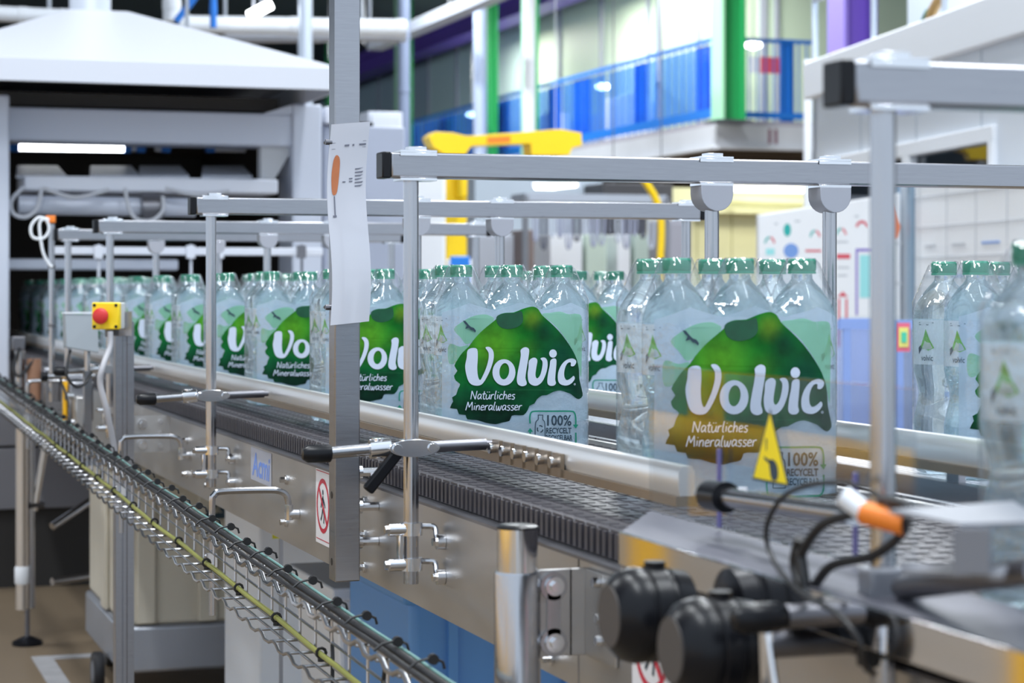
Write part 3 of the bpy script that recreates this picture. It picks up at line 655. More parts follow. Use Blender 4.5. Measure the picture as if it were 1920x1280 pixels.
# ================================================================== end plate, knobs and near clutter
dp = thing('transfer_plate', 'grey flat transfer plate with polished lip over the near belt edge', 'plate', (0, 0, 0))
ZP = -.250
m = MB().hexa([(.80, 1.15, rz_(ZP - .004)), (.905, 1.15, rz_(ZP - .004)), (.905, 2.23, rz_(ZP - .004)), (.80, 2.05, rz_(ZP - .004)), (.80, 1.15, rz_(ZP)), (.905, 1.15, rz_(ZP)), (.905, 2.23, rz_(ZP)), (.80, 2.05, rz_(ZP))])
m.build('top', mat('plate_grey', (.10, .10, .125), .55, .1, .12, 15, (1, .2, 1)), dp, 0)
MB().box(.7965, .7998, 1.15, 2.05, rz_(ZP - .034), rz_(ZP)).build('lip', mat('mirror_steel', (.78, .78, .80), .06, 1), dp, bevel=.001)
MB().box(.80, .8035, 2.046, 2.05, rz_(ZP - .045), rz_(ZP - .005)).box(.8035, .857, 1.9, 1.93, rz_(ZP - .06), rz_(ZP - .0045)).box(.8035, .857, 1.3, 1.33, rz_(ZP - .075), rz_(ZP - .0045)).build('support', PLATE, dp)
def knob(label, x, y, z, r):
    t = thing('clamp_adjuster', label, 'adjuster', (x, y, z), 'round black clamp knobs')
    k = r / .045
    MB().lathe([(.030 * k, .0005), (.041 * k, .010), (.045 * k, .022), (.045 * k, .029), (.0425 * k, .031), (.0425 * k, .033), (.045 * k, .035), (.045 * k, .050), (.041 * k, .053), (.041 * k, .056), (.043 * k, .058), (.040 * k, .074), (.024 * k, .080)], 40, axis='X').build('grip', BLACK, t)
    MB().lathe([(.029 * k, -.0008), (.029 * k, .0006)], 32, axis='X').build('cover_disc', mat('knob_disc', (.055, .05, .05), .5), t)
    MB().cyl((.080, 0, 0), (.867 - x, 0, 0), .012, 14).build('shaft', DARKST, t)
    MB().cyl((.045, 0, .038 * k), (.045, 0, .050 * k), .010, 12).build('lug', BLACK, t)
    return t
knob('round black clamp knob nearest the round steel leg', .70, 1.825, rz_(-.300), .044)
knob('round black clamp knob nearest the bottom edge, beside the black lever', .69, 1.655, rz_(-.303), .043)
lv = thing('clamp_lever', 'black clamp lever with rounded grip and steel fork beside the knobs', 'lever', (.74, 1.585, rz_(-.268)))
MB().lathe([(.003, -.026), (.009, -.024), (.0125, -.016), (.0125, .014), (.009, .020), (.003, .022)], 20, axis='X').build('grip', BLACK, lv)
MB().cyl((.022, 0, 0), (.126, 0, .002), .010, 14).build('rod', DARKST, lv)
for s in (-1, 1): MB().cyl((.004, s * .004, -.012), (.010, s * .012, -.070), .0035, 8).build('fork_arm', SHINY, lv)
MB().box(-.006, .03, -.018, .012, -.12, -.062).build('body', BLACK, lv, bevel=.006)

gd = thing('clear_guard', 'clear acrylic guard panel with yellow warning triangle in front of pack', 'guard panel', (.90, 0, 0))
MB().box(-.0025, .0025, 1.62, 2.215, rz_(-.246), rz_(-.085)).build('panel', PLEXI, gd, 0)
f = lambda x: (lambda p: (x, p[0], rz_(p[1])))
q0 = PX(1447, 786, .897); q1 = PX(1410, 921, .897); q2 = PX(1480, 932, .897)
yc = (q1.y + q2.y) / 2; hw_ = abs(q1.y - q2.y) / 2; zb = -.190; zt_ = zb + hw_ * 1.73
tri = lambda k, x: MB().flat([[(yc - hw_ * k, zb + hw_ * (1 - k) * .58), (yc + hw_ * k, zb + hw_ * (1 - k) * .58), (yc, zt_ - hw_ * (1 - k) * 1.15)]], f(x))
wt = tri(1.0, -.0030).build('warning_triangle', PRINTD, gd, 0)
tri(.90, -.0034).build('yellow_field', STICKY, wt, 0)
m = MB(); hs = lambda p: (-.0038, yc - p[0] * hw_, rz_(zb + hw_ * p[1]))
m.flat([smooth_loop([(-.02, .50), (.10, .56), (.30, .52), (.42, .40), (.44, .22), (.36, .10), (.16, .08), (.06, .16), (.02, .26), (-.02, .40)], 3)], hs)
m.flat([[(-.30, .60), (.05, .52), (.05, .42), (-.30, .54)]], hs); m.flat([[(-.22, 1.02), (-.14, 1.02), (-.16, .74), (-.20, .74)]], hs)
m.build('hand_pictogram', PRINTD, wt, 0)
for yy in (2.02, 1.72):
    MB().box(-.0052, -.0026, yy - .003, yy + .003, rz_(-.246), rz_(-.165)).build('clip', mat('violet_clip', (.12, .11, .30), .4), gd)
a, b = PX(1352, 931, .862), PX(1600, 965, .850)
rd = thing('guard_rod', 'short round steel rod with black joint holding the clear guard', 'rod', a)
MB().cyl((0, 0, 0), b - a, .0095, 18).build('rod', TUBE, rd)
MB().cyl(-(b - a).normalized() * .03, (b - a).normalized() * .014, .0155, 16).build('joint', BLACK, rd)
MB().cyl((0.0, .015, 0), (.034, .015, 0), .007, 10).build('stud', DARKST, rd)

P0 = .846; Y0 = 1.575
ns = thing('sensor_bracket', 'grey folded metal sensor bracket clamped to the nearest blurred pole', 'bracket', (P0, Y0, rz_(-.20)))
MB().cyl((0, 0, -.062), (0, 0, -.030), .0205, 18).box(-.025, .022, -.026, -.014, -.064, -.028).build('clamp_block', GREYPL, ns, bevel=.003)
O_ = ns.location
MB().cyl(PX(1692, 1102, .842) - O_, PX(1945, 1070, .80) - O_, .0098, 14).build('rod', DARKST, ns)
tq = [PZ(1668, 962, rz_(-.168)), PZ(1800, 990, rz_(-.168)), PZ(1960, 985, rz_(-.168)), PZ(1900, 946, rz_(-.168))]
MB().hexa([q - O_ for q in tq] + [q - O_ + Vector((0, 0, .003)) for q in tq]).build('tray', GREYPL, ns, 0)
tq = [PX(1786, 1075, .76), PX(1855, 1078, .775), PX(1860, 1078, .79), PX(1790, 1075, .775), PX(1786, 993, .76), PX(1855, 990, .775), PX(1860, 989, .79), PX(1790, 992, .775)]
MB().hexa([q - O_ for q in tq]).build('upright', GREYPL, ns, 0)
tq = [PX(1690, 1078, .815), PX(1880, 1088, .77), PX(1890, 1070, .79), PX(1690, 1064, .825)]
MB().hexa([q - O_ for q in tq] + [q - O_ + Vector((0, 0, .004)) for q in tq]).build('lower_flange', GREYPL, ns, 0)
cn = thing('cable_plug', 'orange and white cable plug on the nearest blurred pole', 'plug', PX(1632, 972, .80))
MB().cyl((-.001, .010, .004), (.020, -.02, -.003), .0095, 14).build('orange_shell', ORANGE, cn)
MB().cyl((-.011, .024, .016), (-.001, .010, .005), .0085, 14).build('white_collar', WHITE, cn)
cb = thing('black_cable', 'thick black cable looped beside the nearest blurred pole', 'cable', PX(1500, 1000, .79))
def loopc(pts, r): 
    o = cb.location
    return MB().path(smooth_path([Vector(p) - o for p in pts], 6), r, 8)
loopc([PX(1604, 962, .80), PX(1540, 985, .80), PX(1500, 1050, .80), PX(1520, 1100, .805), PX(1560, 1060, .81), PX(1640, 1040, .815), PX(1690, 1000, .82), PX(1700, 950, .815), PX(1650, 935, .81)], .0042).build('thick_loop', CABLE, cb)
loopc([PX(1690, 960, .815), PX(1620, 915, .81), PX(1540, 905, .80), PX(1470, 930, .80), PX(1437, 990, .80), PX(1450, 1050, .80), PX(1500, 1110, .78), PX(1570, 1150, .775), PX(1610, 1200, .78), PX(1622, 1250, .79), PX(1640, 1262, .81)], .0024).build('thin_loop', CABLE, cb)
loopc([PX(1500, 1010, .80), PX(1490, 1060, .80), PX(1510, 1110, .80), PX(1500, 1030, .80)], .005).build('tie', CABLE, cb)
ct = thing('cable_tie', 'black cable tie round the nearest blurred pole', 'cable tie', (P0, Y0, rz_(-.30)))
MB().lathe([(.0112, -.004), (.0135, -.004), (.0135, .004), (.0112, .004)], 20).box(-.022, -.011, -.012, .004, -.01, .008).build('band', CABLE, ct)
# hexagon bolts on the near end plate are parts of the plate; a screwed cover sits beside them
cp_ = thing('cover_plate', 'small screwed steel cover on the near conveyor side, below the lever', 'cover plate', (.8625, 1.53, rz_(-.40)))
MB().box(-.003, .003, -.11, .10, -.085, .045).build('sheet', PLATE, cp_, bevel=.001)
for yy, zz in ((.055, .012), (.0, -.004), (-.06, -.02)): MB().cyl((-.012, yy, zz), (-.003, yy, zz), .008, 6).cyl((-.006, yy, zz), (-.003, yy, zz), .012, 14).build('bolt', SHINY, cp_)

# ================================================================== wire cable tray with its cables
XT, ZT0, ZT1, XF = .70, -.514, -.432, .655
tr = thing('cable_tray', 'galvanised wire basket cable tray running along below the conveyor', 'cable tray', (0, 0, 0))
um = MB().path([(XF, 0, ZT1 + .004), (XF + .004, 0, ZT1), (XT - .004, 0, ZT1), (XT, 0, ZT1 - .004), (XT, 0, ZT0 + .004), (XT - .004, 0, ZT0), (XF, 0, ZT0)], .0024, 6).mesh('cross_wire', GALV)
y = 2.02
while y < 8.6:
    put('cross_wire', um, tr, (0, y, CZ)); y += .1
def longwire(x, z, r, wav, n=6):
    return MB().path([(x + wav * math.sin(k * math.pi / 2) * .3, 1.98 + k * .025, rz_(z) + wav * (1 if k % 4 in (0, 1) else -1)) for k in range(int(6.62 / .025))], r, n)
for x, z, r, wv in ((XF, ZT1 + .005, .0036, .0042), (XT, ZT1, .0024, 0), (XT, (ZT0 + ZT1) / 2 - .01, .0022, 0), (XT - .002, ZT0, .0024, 0), (XF, ZT0, .0026, .003), ((XT + XF) / 2, ZT0, .0022, 0), ((XT + XF) / 2, ZT1, .0024, 0)):
    longwire(x, z, r, wv).build('long_wire', GALV, tr, 60)
def run_cable(name, label, x, z, r, m_, amp, cat='cable', y1=8.5):
    o = MB().path([(x + amp * noise.noise(Vector((k * .23, x * 50, 1))), 2.0 + k * .05, rz_(z) + abs(amp) * .5 * noise.noise(Vector((k * .21, 7, x * 50)))) for k in range(int((y1 - 2.0) / .05))], r, 8).build(name, m_, None, 60)
    return tag(o, label, cat)
run_cable('earth_cable', 'yellow-green striped earth cable clipped along the tray floor', .692, ZT0 + .010, .0040, YGREEN, .004)
run_cable('power_cable', 'thick black cable on top of the wire tray', .684, ZT1 + .0085, .0048, CABLE, .003)
run_cable('signal_cable', 'thin black cable beside the thick one on the wire tray', .671, ZT1 + .0075, .0038, CABLE, .003)
run_cable('air_hose', 'thin green air hose on top of the wire tray', .694, ZT1 + .0105, .0022, HOSE, .004, 'hose')
run_cable('grey_cable', 'thin pale grey cable along the far edge of the wire tray', .699, ZT1 + .006, .0024, GALV, .002)
tie = MB().cyl((0, -.004, .016), (0, .004, .016), .0065, 10).path([(-.030, 0, .006), (-.02, 0, .014), (0, 0, .018), (.012, 0, .012), (.014, 0, .004)], .0018, 6).mesh('cable_clip', CABLE)
k = 0; y = 2.1
while y < 8.4:
    put('cable_clip', tie, tr, (.698 - .010 * (k % 2), y, rz_(ZT1 + .004))); y += .12 + .07 * (k % 2); k += 1
tie2 = MB().path([(.007 * math.cos(a), 0, .007 * math.sin(a)) for a in [R(40 * q) for q in range(9)]], .0022, 6, True).cyl((0, 0, -.012), (0, 0, -.006), .005, 8).mesh('cable_clip', CABLE)
for k in range(14): put('cable_clip', tie2, tr, (.692, 2.35 + k * .3, rz_(ZT0 + .0115)))
cl = thing('drooping_cable', 'thin black cable drooping in a loop below the wire tray', 'cable', (.70, 2.7, rz_(-.44)))
MB().path(smooth_path([(0, .22, .005), (.0, .20, -.05), (-.01, .15, -.115), (-.01, .05, -.13), (0, -.04, -.09), (0, -.08, -.03), (0, -.08, .005)], 6), .0028, 8).build('loop', CABLE, cl)
def tray_hook(label, y):
    t = thing('tray_hook', label, 'hook', (.705, y, rz_(-.5)), 'bent rods carrying the cable tray')
    MB().path(smooth_path([(.0, 0, -.10), (.0, 0, .0), (.0, 0, .10), (.004, 0, .118), (.02, 0, .124), (.10, 0, .124), (.125, 0, .121), (.138, 0, .112), (.142, 0, .090)], 5), .0062, 10).build('rod', TUBE, t)
    MB().cyl((.142, 0, .078), (.1605, 0, .078), .009, 12).cyl((.142, 0, .068), (.142, 0, .096), .008, 10).build('fixing', SHINY, t)
    MB().box(-.012, .008, -.008, .008, -.012, .012).build('clamp', SHINY, t)
tray_hook('bent rod carrying the tray between logo sticker and square post', 3.85)
tray_hook('bent rod carrying the tray beside the stop-button post', 5.02)
tray_hook('bent rod carrying the tray at the far gear motors', 7.2)
TA, TC = .019, -.066                          # the tray climbs slightly towards the tunnel
for o in [tr] + [bpy.data.objects[n_] for n_ in ('earth_cable', 'power_cable', 'signal_cable', 'air_hose', 'grey_cable')]:
    o.rotation_euler.x = TA; o.location.z += TC
for o in [cl] + [q for q in bpy.data.objects if q.name.startswith('tray_hook')]: o.location.z += TA * o.location.y + TC
t2 = thing('cable_tray', 'second wire cable tray seen under the conveyor before the blue panel', 'cable tray', (.62, -.15, -.07))
for k in range(30): put('cross_wire', um, t2, (0, 2.02 + .1 * k, CZ))
for x, z in ((XF, ZT1), (XT, ZT1), (XT, (ZT0 + ZT1) / 2), (XT, ZT0), (XF, ZT0)): MB().cyl((x, 1.98, rz_(z)), (x, 5.0, rz_(z)), .0024, 6).build('long_wire', GALV, t2)
for yy in (2.4, 4.6): MB().cyl((XT, yy, rz_(ZT1)), (XT, yy, rz_(-.276)), .004, 8).build('hanger', GALV, t2)

# ================================================================== stop-button post
ep = thing('control_post', 'square grey conveyor leg carrying the red stop button', 'post', (.752, 5.31, 0))
m = MB(); s_ = .0225; g = .004
lp = []
for (cx, cy, dx, dy) in ((-s_, -s_, 1, 0), (s_, -s_, 0, 1), (s_, s_, -1, 0), (-s_, s_, 0, -1)):
    for t_, ins in ((0, 0), (.36, 0), (.40, g), (.60, g), (.64, 0)):
        lp.append((cx + dx * 2 * s_ * t_ - dy * ins, cy + dy * 2 * s_ * t_ + dx * ins))
m.prism(lp, lambda p: (p[0], p[1], .02), lambda p: (p[0], p[1], rz_(-.085))); m.build('profile', STEEL, ep, 0)
MB().box(-.0225, .0225, -.0225, .0225, rz_(-.085), rz_(-.082)).build('end_cap', GREYPL, ep)
MB().box(-.05, .05, -.05, .05, 0, .02).build('foot', DARKST, ep)
bk = MB().box(.023, .115, -.006, .0, rz_(-.405), rz_(-.315)).build('bracket', PLATE, ep)
for zc in (-.335, -.385): MB().cyl((.045, -.016, rz_(zc)), (.045, -.0062, rz_(zc)), .012, 16).cyl((.045, -.022, rz_(zc)), (.045, -.016, rz_(zc)), .007, 6).build('bolt', SHINY, bk)
for zc in (-.33, -.36, -.39): MB().cyl((.090, -.012, rz_(zc)), (.090, -.0062, rz_(zc)), .006, 8).build('bolt', SHINY, bk)
es = thing('stop_button', 'yellow emergency stop box with round red push button', 'emergency stop', PY(200, 592, 5.25), rz=R(-24))
MB().box(-.034, .034, -.012, .010, -.033, .033).build('yellow_cover', mat('stop_yellow', (.92, .66, .01), .4), es, bevel=.003)
MB().box(-.033, .033, .010, .045, -.032, .032).build('grey_box', mat('box_grey', (.62, .63, .62), .5), es, bevel=.002)
MB().lathe([(.012, -.020), (.012, -.0125)], 20, (-.006, 0, 0), 'Y').build('collar', GREYPL, es)
MB().lathe([(.004, -.041), (.014, -.0395), (.019, -.036), (.020, -.031), (.018, -.026), (.012, -.0205)], 28, (-.006, 0, 0), 'Y').build('button', RED, es)
for x in (-.027, .027):
    for z in (-.026, .026): MB().cyl((x, -.0135, z), (x, -.0115, z), .004, 10).build('screw', BLACK, es)
MB().cyl((.0, .02, -.052), (.0, .02, -.033), .010, 14).build('cable_gland', GREYPL, es)
MB().box(.0, .05, .0455, .050, -.05, .01).build('mount', STEEL, es)
cd = PY(205, 640, 5.25)
tag(MB().path(smooth_path([PY(207, 622, 5.24), PY(206, 650, 5.23), PY(192, 690, 5.2), PY(188, 720, 5.2), PY(200, 770, 5.2), PY(212, 830, 5.22), PY(216, 880, 5.23), PY(218, 960, 5.24)], 8), .0075, 10).build('conduit', mat('conduit_grey', (.42, .42, .45), .45), None, 60), 'grey flexible conduit hanging from the red stop button', 'conduit')
pn = thing('tilted_panel', 'small grey tilted control panel left of the stop button', 'control panel', PY(152, 622, 5.95), rz=R(8))
MB().hexa([(-.045, -.02, -.042), (.045, -.02, -.058), (.045, .02, -.058), (-.045, .02, -.042), (-.045, .0, .050), (.047, .0, .046), (.047, .03, .046), (-.045, .03, .050)]).build('housing', mat('panel_grey', (.27, .30, .33), .45), pn, 0, bevel=.002)
MB().box(-.046, .048, -.002, .032, .050, .054).build('top_edge', WHITE, pn)
MB().cyl((.02, .01, -.11), (.02, .01, -.05), .008, 10).build('stem', TUBE, pn)
MB().path(smooth_path([(-.03, .0, -.05), (-.04, -.01, -.08), (-.045, -.02, -.12), (-.02, -.02, -.15), (.01, -.01, -.14), (.03, 0, -.11)], 6), .004, 8).build('lead', CABLE, pn)
MB().box(.01, .03, .0, .02, -.36, -.108).build('arm', STEEL, pn); MB().box(.01, .10, .0, .02, -.37, -.345).build('arm', STEEL, pn)
pp2 = thing('sensor_pole', 'thin vertical pole with orange plug and white cable loop near tunnel', 'pole', PY(97, 720, 7.4))
b0 = pp2.location
MB().cyl((0, 0, -.06), PY(97, 420, 7.4) - b0, .010, 12).build('pole', TUBE, pp2); MB().box(-.012, .8655 - b0.x, -.012, .012, -.085, -.06).build('foot_bracket', STEEL, pp2)
MB().box(-.02, .012, -.012, .012, PY(97, 418, 7.4).z - b0.z, PY(97, 404, 7.4).z - b0.z).build('orange_plug', ORANGE, pp2, bevel=.003)
MB().path(smooth_path([PY(u, v, 7.38) - b0 for u, v in ((92, 412), (72, 408), (58, 425), (62, 445), (82, 446), (92, 430), (86, 412), (74, 420), (80, 470), (92, 495), (98, 500))], 6), .005, 8).build('white_lead', WHITE, pp2)
for zz in (500, 610): MB().lathe([(.012, -.005), (.014, -.004), (.014, .004), (.012, .005)], 14, (0, 0, PY(97, zz, 7.4).z - b0.z)).build('band', DARKST, pp2)
gm = thing('gear_motor', 'cluster of brown gear motor and steel boxes by the tunnel exit', 'motor', (.78, 7.75, rz_(-.28)))
MB().cyl((.0, 0, -.16), (.0, 0, .03), .026, 20).build('brown_motor', mat('motor_brown', (.30, .16, .10), .5, .2), gm)
MB().cyl((-.046, .02, -.12), (-.046, .02, .06), .018, 18).build('steel_cylinder', TUBE, gm)
MB().box(.030, .085, -.05, .05, -.15, .0).build('gearbox', STEEL, gm, bevel=.006)
MB().box(-.03, .05, -.03, .06, -.20, -.16).build('mount', DARKST, gm)
MB().box(-.075, -.030, .0, .05, .06, .11).build('junction_box', DARKST, gm, bevel=.004)
MB().path(smooth_path([(-.05, .0, .07), (-.07, -.01, .0), (-.05, -.02, -.03), (.0, -.02, .03)], 6), .006, 8).build('lead', CABLE, gm)
vl = thing('valve_block', 'steel valve block with black hose loop behind the stop-button post', 'valve block', (.80, 6.55, rz_(-.30)))
MB().box(-.04, .03, -.05, .05, -.10, .02).build('body', STEEL, vl, bevel=.005)
MB().box(-.035, .01, -.16, -.07, -.13, -.02).build('solenoid', PLATE, vl, bevel=.004)
for zz in (-.10, -.02): MB().cyl((-.06, -.1, zz), (-.035, -.1, zz), .012, 14).build('fitting', SHINY, vl)
MB().path(smooth_path([(-.05, .04, .06), (-.06, .0, .02), (-.06, -.08, -.0), (-.06, -.2, -.04), (-.06, -.24, -.12), (-.05, -.2, -.17), (-.04, -.06, -.18), (-.03, .06, -.16)], 6), .004, 8).build('hose', CABLE, vl)
MB().cyl((-.10, .0, .035), (.04, .0, .035), .010, 14).build('cylinder', TUBE, vl)
MB().cyl((-.12, .0, .035), (-.10, .0, .035), .014, 14).build('end_grip', BLACK, vl)
MB().cyl((-.05, -.02, -.10), (-.05, -.02, .02), .008, 12).build('amber_tube', SAFETY, vl)

# ================================================================== below the conveyor
fl = thing('far_leg', 'double tube conveyor leg with black foot on the brown floor', 'conveyor leg', (.745, 7.82, 0))
MB().cyl((0, 0, .13), (0, 0, .78), .022, 18).build('tube', mat('leg_warm', (.62, .56, .50), .35, .9), fl)
MB().cyl((.035, .02, .13), (.035, .02, .78), .013, 14).build('tube', TUBE, fl)
MB().cyl((.02, .01, .03), (.02, .01, .13), .009, 10).build('screw', DARKST, fl)
MB().lathe([(.055, 0), (.055, .012), (.02, .03)], 20, (.02, .01, 0)).build('foot', BLACK, fl)
MB().lathe([(.0225, .22), (.026, .225), (.026, .28), (.0225, .285)], 18).build('collar', WHITE, fl)
MB().cyl((.045, .02, .48), (.10, .05, .78), .012, 12).build('brace', mat('leg_warm', (0, 0, 0)), fl)
MB().cyl((.11, .03, .22), (.62, .3, .23), .014, 12).build('crossbar', TUBE, fl)
MB().cyl((.11, .03, .42), (.42, .25, .58), .014, 12).build('crossbar', TUBE, fl)
MB().cyl((.02, .01, .50), (.08, .03, .50), .012, 10).build('joint', DARKST, fl)
w_ = thing('dark_cabinet', 'dark grey low cabinet on the floor beneath the wrapping tunnel', 'cabinet', (0, 9.3, 0))
xa = PY(-120, 900, 9.3).x; xb = 2.4
MB().box(xa, xb, 0, .3, .34, .60).build('lower_panel', mat('cabinet_grey', (.16, .16, .18), .55), w_, bevel=.004)
MB().box(xa, xb, 0, .3, .61, .76).build('upper_panel', mat('cabinet_grey', (0, 0, 0)), w_, bevel=.004)
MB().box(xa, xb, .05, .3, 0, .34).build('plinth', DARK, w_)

ct_ = thing('wheeled_container', 'cream ribbed plastic container with grey steel base and castors', 'container', (.92, 6.57, 0))
CW, CD = 1.55, .85
MB().box(0, CW, 0, CD, .10, .245).build('steel_base', mat('base_steel', (.40, .42, .47), .4, .7, .1, 6), ct_, bevel=.012)
MB().box(.012, CW - .012, .012, CD - .012, .245, .735).build('body', CREAM, ct_, bevel=.015)
for k in range(8): MB().box(.05 + k * .19, .11 + k * .19, -.004, .0118, .25, .66).build('rib', CREAM, ct_, bevel=.006)
MB().box(-.004, .0118, .33, .43, .25, .72).build('rib', CREAM, ct_, bevel=.006)
MB().box(-.004, CW + .004, -.006, CD, .66, .70).build('rim', CREAM, ct_, bevel=.008)
tv, tf = text2d('ATL', 1, .015)
MB().add([(.24 + .30 * x, -.0062, .54 + .10 * y) for x, y in tv], tf).build('stencil_lettering', PRINTD, ct_, 0)
for x, y in ((.0, .30), (.52, .04), (CW - .1, .16), (.1, CD - .1), (CW - .1, CD - .1)):
    wl = MB().lathe([(.040, -.016), (.058, -.016), (.062, -.010), (.062, .010), (.058, .016), (.040, .016)], 24, (x - .03, y, .062), 'X').build('castor_wheel', RUBBER, ct_)
    MB().lathe([(.012, -.018), (.034, -.0165), (.034, .0165), (.012, .018)], 18, (x - .03, y, .062), 'X').build('hub', GREYPL, wl)
ys = thing('yellow_note', 'small yellow card standing behind the wire tray', 'card', PY(462, 1065, 4.6))
MB().box(-.02, .02, 0, .003, -.0, .075).build('card', mat('note_yellow', (.82, .80, .05), .5), ys)
ys.location.x = 1.0; ys.location.y = 4.62; ys.location.z = rz_(-.55)
MB().box(-.004, .004, .003, .008, -.72, .05).build('stick', STEEL, ys)
def box_px(u0, v0, u1, v1, Y, dep, z0=None):
    a, b = PY(u0, v1, Y), PY(u1, v0, Y)
    return a.x, b.x, Y, Y + dep, (a.z if z0 is None else z0), b.z
wb = thing('white_carton', 'large white crate standing on the floor under the conveyor', 'crate', (0, 0, 0))
x0, x1, y0, y1, z0, z1 = box_px(485, 960, 800, 1200, 5.75, .5, 0)
MB().box(x0, x1, y0, y1, 0, .66).build('body', WHITE, wb, bevel=.01)
MB().box(x0 - .01, x1 + .01, y0 - .01, y1 + .01, .66, .70).build('lid', WHITER, wb, bevel=.006)
wb2 = thing('white_bin', 'white plastic sheet-sided bin in front of the blue tote', 'bin', (0, 0, 0))
x0, x1, *_ = box_px(650, 1000, 800, 1200, 4.9, .5)
MB().hexa([(x0, 4.9, 0), (x1, 4.9, 0), (x1, 5.3, 0), (x0, 5.3, 0), (x0 - .03, 4.87, .56), (x1 + .03, 4.87, .56), (x1 + .03, 5.33, .56), (x0 - .03, 5.33, .56)]).build('body', WHITER, wb2, 0, bevel=.01)
MB().box(x0 - .045, x1 + .045, 4.855, 5.345, .55, .58).build('rim', WHITE, wb2, bevel=.006)
bt = thing('blue_tote', 'bright blue tote box under the conveyor behind the round leg', 'tote', (0, 0, 0))
x0, x1, *_ = box_px(770, 1060, 1120, 1240, 4.3, .5)
MB().box(x0, x1, 4.3, 4.9 - .06, 0, .64).build('body', mat('tote_blue', (.12, .33, .72), .45), bt, bevel=.02)
MB().box(x0 - .02, x1 + .02, 4.28, 4.86 - .02, .62, .66).build('rim', mat('tote_blue', (0, 0, 0)), bt, bevel=.008)
for k in range(4): MB().box(x0 + .08 + k * .13, x0 + .10 + k * .13, 4.288, 4.30, .05, .6).build('rib', mat('tote_blue', (0, 0, 0)), bt)

# ================================================================== yellow barrier on the walkway beside the camera (it colours the left faces of the posts)
yb = thing('safety_barrier', 'yellow steel safety barrier along the walkway beside the conveyor', 'barrier', (-.95, 0, 0))
for z, r in ((1.05, .036), (.80, .065)):
    MB().cyl((0, -.6, z), (0, 9.0, z), r, 20).build('rail', SAFETY, yb)
for y in (-.5, 1.8, 4.1, 6.4, 8.7): MB().box(-.09, -.0, y - .05, y + .05, 0, 1.14).build('post', SAFETY, yb, bevel=.008)

# ================================================================== wrapping tunnel at the far left
tn = thing('wrapping_tunnel', 'grey wrapping tunnel machine the packs come out of', 'machine', (0, 0, 0))
YM = 9.6
def bp(name, u0, v0, u1, v1, Y, dep, m_, par, bev=.01, **kw):
    return MB().box(*box_px(u0, v0, u1, v1, Y, dep, **kw)).build(name, m_, par, bevel=bev)
bp('post', -60, 178, 18, 1010, 9.3, .25, MACHINE, tn, z0=.762)
bp('post', 548, 196, 604, 520, 9.6, .30, MACHINE, tn, z0=.762)
bp('side_panel', 606, 238, 760, 520, 9.75, .12, GREYBLUE, tn, z0=0)
bp('beam', 14, 214, 556, 264, 9.62, .22, MACHINE, tn)
gx = [PY(486, 264, 9.7), PY(548, 264, 9.7), PY(548, 275, 9.7), PY(512, 336, 9.7), PY(486, 336, 9.7)]
MB().prism([(p.x, p.z) for p in gx], lambda p: (p[0], 9.66, p[1]), lambda p: (p[0], 9.74, p[1])).build('gusset', mat('gusset_grey', (.58, .60, .63), .45), tn, 0)
gx = [PY(490, 214, 9.6), PY(548, 196, 9.6), PY(548, 214, 9.6)]
MB().prism([(p.x, p.z) for p in gx], lambda p: (p[0], 9.605, p[1]), lambda p: (p[0], 9.70, p[1])).build('gusset', MACHINE, tn, 0)
x0 = PY(-60, 300, 9.6).x; x1 = PY(700, 300, 9.9).x
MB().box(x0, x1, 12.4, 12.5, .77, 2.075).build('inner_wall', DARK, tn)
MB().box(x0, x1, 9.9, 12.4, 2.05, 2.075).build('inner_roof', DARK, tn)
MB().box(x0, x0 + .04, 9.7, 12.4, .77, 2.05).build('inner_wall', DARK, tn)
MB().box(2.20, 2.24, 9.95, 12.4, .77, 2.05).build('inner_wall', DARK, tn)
bp('service_tray', 45, 336, 522, 357, 9.5, .35, HOODM, tn)
for u in (30, 168, 260, 378):
    p = [PY(u, 334, 9.75), PY(u + 95, 334, 9.75), PY(u + 78, 315, 10.1), PY(u + 2, 315, 10.1)]
    MB().hexa([*p, *[q + Vector((0, 0, .012)) for q in p]]).build('flap', HOODM, tn, 0)
a, b = PY(34, 384, 9.55), PY(365, 389, 9.55)
MB().cyl(a, b, .043, 20).build('air_cylinder', MACHINE, tn)
MB().cyl(PY(265, 389, 9.5), PY(305, 389, 9.5), .058, 16).build('cylinder_head', DARKST, tn)
bp('lower_beam', 12, 486, 335, 506, 9.75, .2, MACHINE, tn)
bp('curtain_rail', 100, 465, 606, 477, 9.1, .03, HOODM, tn, .004)
for u in (185, 358, 412, 566): 
    MB().cyl(PY(u, 458, 9.11), PY(u, 520, 9.11), .006, 8).box(*box_px(u - 8, 460, u + 8, 484, 9.085, .02)).build('rail_hook', DARKST if u == 566 else HOODM, tn)
for pts in ([(45, 350), (22, 375), (25, 400), (48, 407), (70, 390), (78, 352)], [(235, 352), (240, 385), (255, 410), (285, 413), (305, 395), (305, 368)], [(80, 352), (140, 370), (205, 355)], [(310, 352), (370, 365), (430, 358)]):
    MB().path(smooth_path([PY(u, v, 9.42) for u, v in pts], 6), .009, 8).build('cable_loop', mat('cable_grey', (.48, .50, .55), .5), tn)
bp('side_cover', 610, 200, 640, 232, 9.7, .2, HOODM, tn)
lt = thing('tube_light', 'lit white tube light with blue ends inside the tunnel', 'lamp', (0, 0, 0))
a, b = PY(35, 274, 10.5), PY(232, 277, 10.5)
MB().cyl(a, b, .021, 14).build('tube', LAMPON, lt); MB().cyl(b, b + Vector((.035, 0, 0)), .028, 14).build('end_cap', BLUE, lt); MB().cyl(a - Vector((.05, 0, 0)), a, .028, 14).build('end_cap', BLUE, lt)
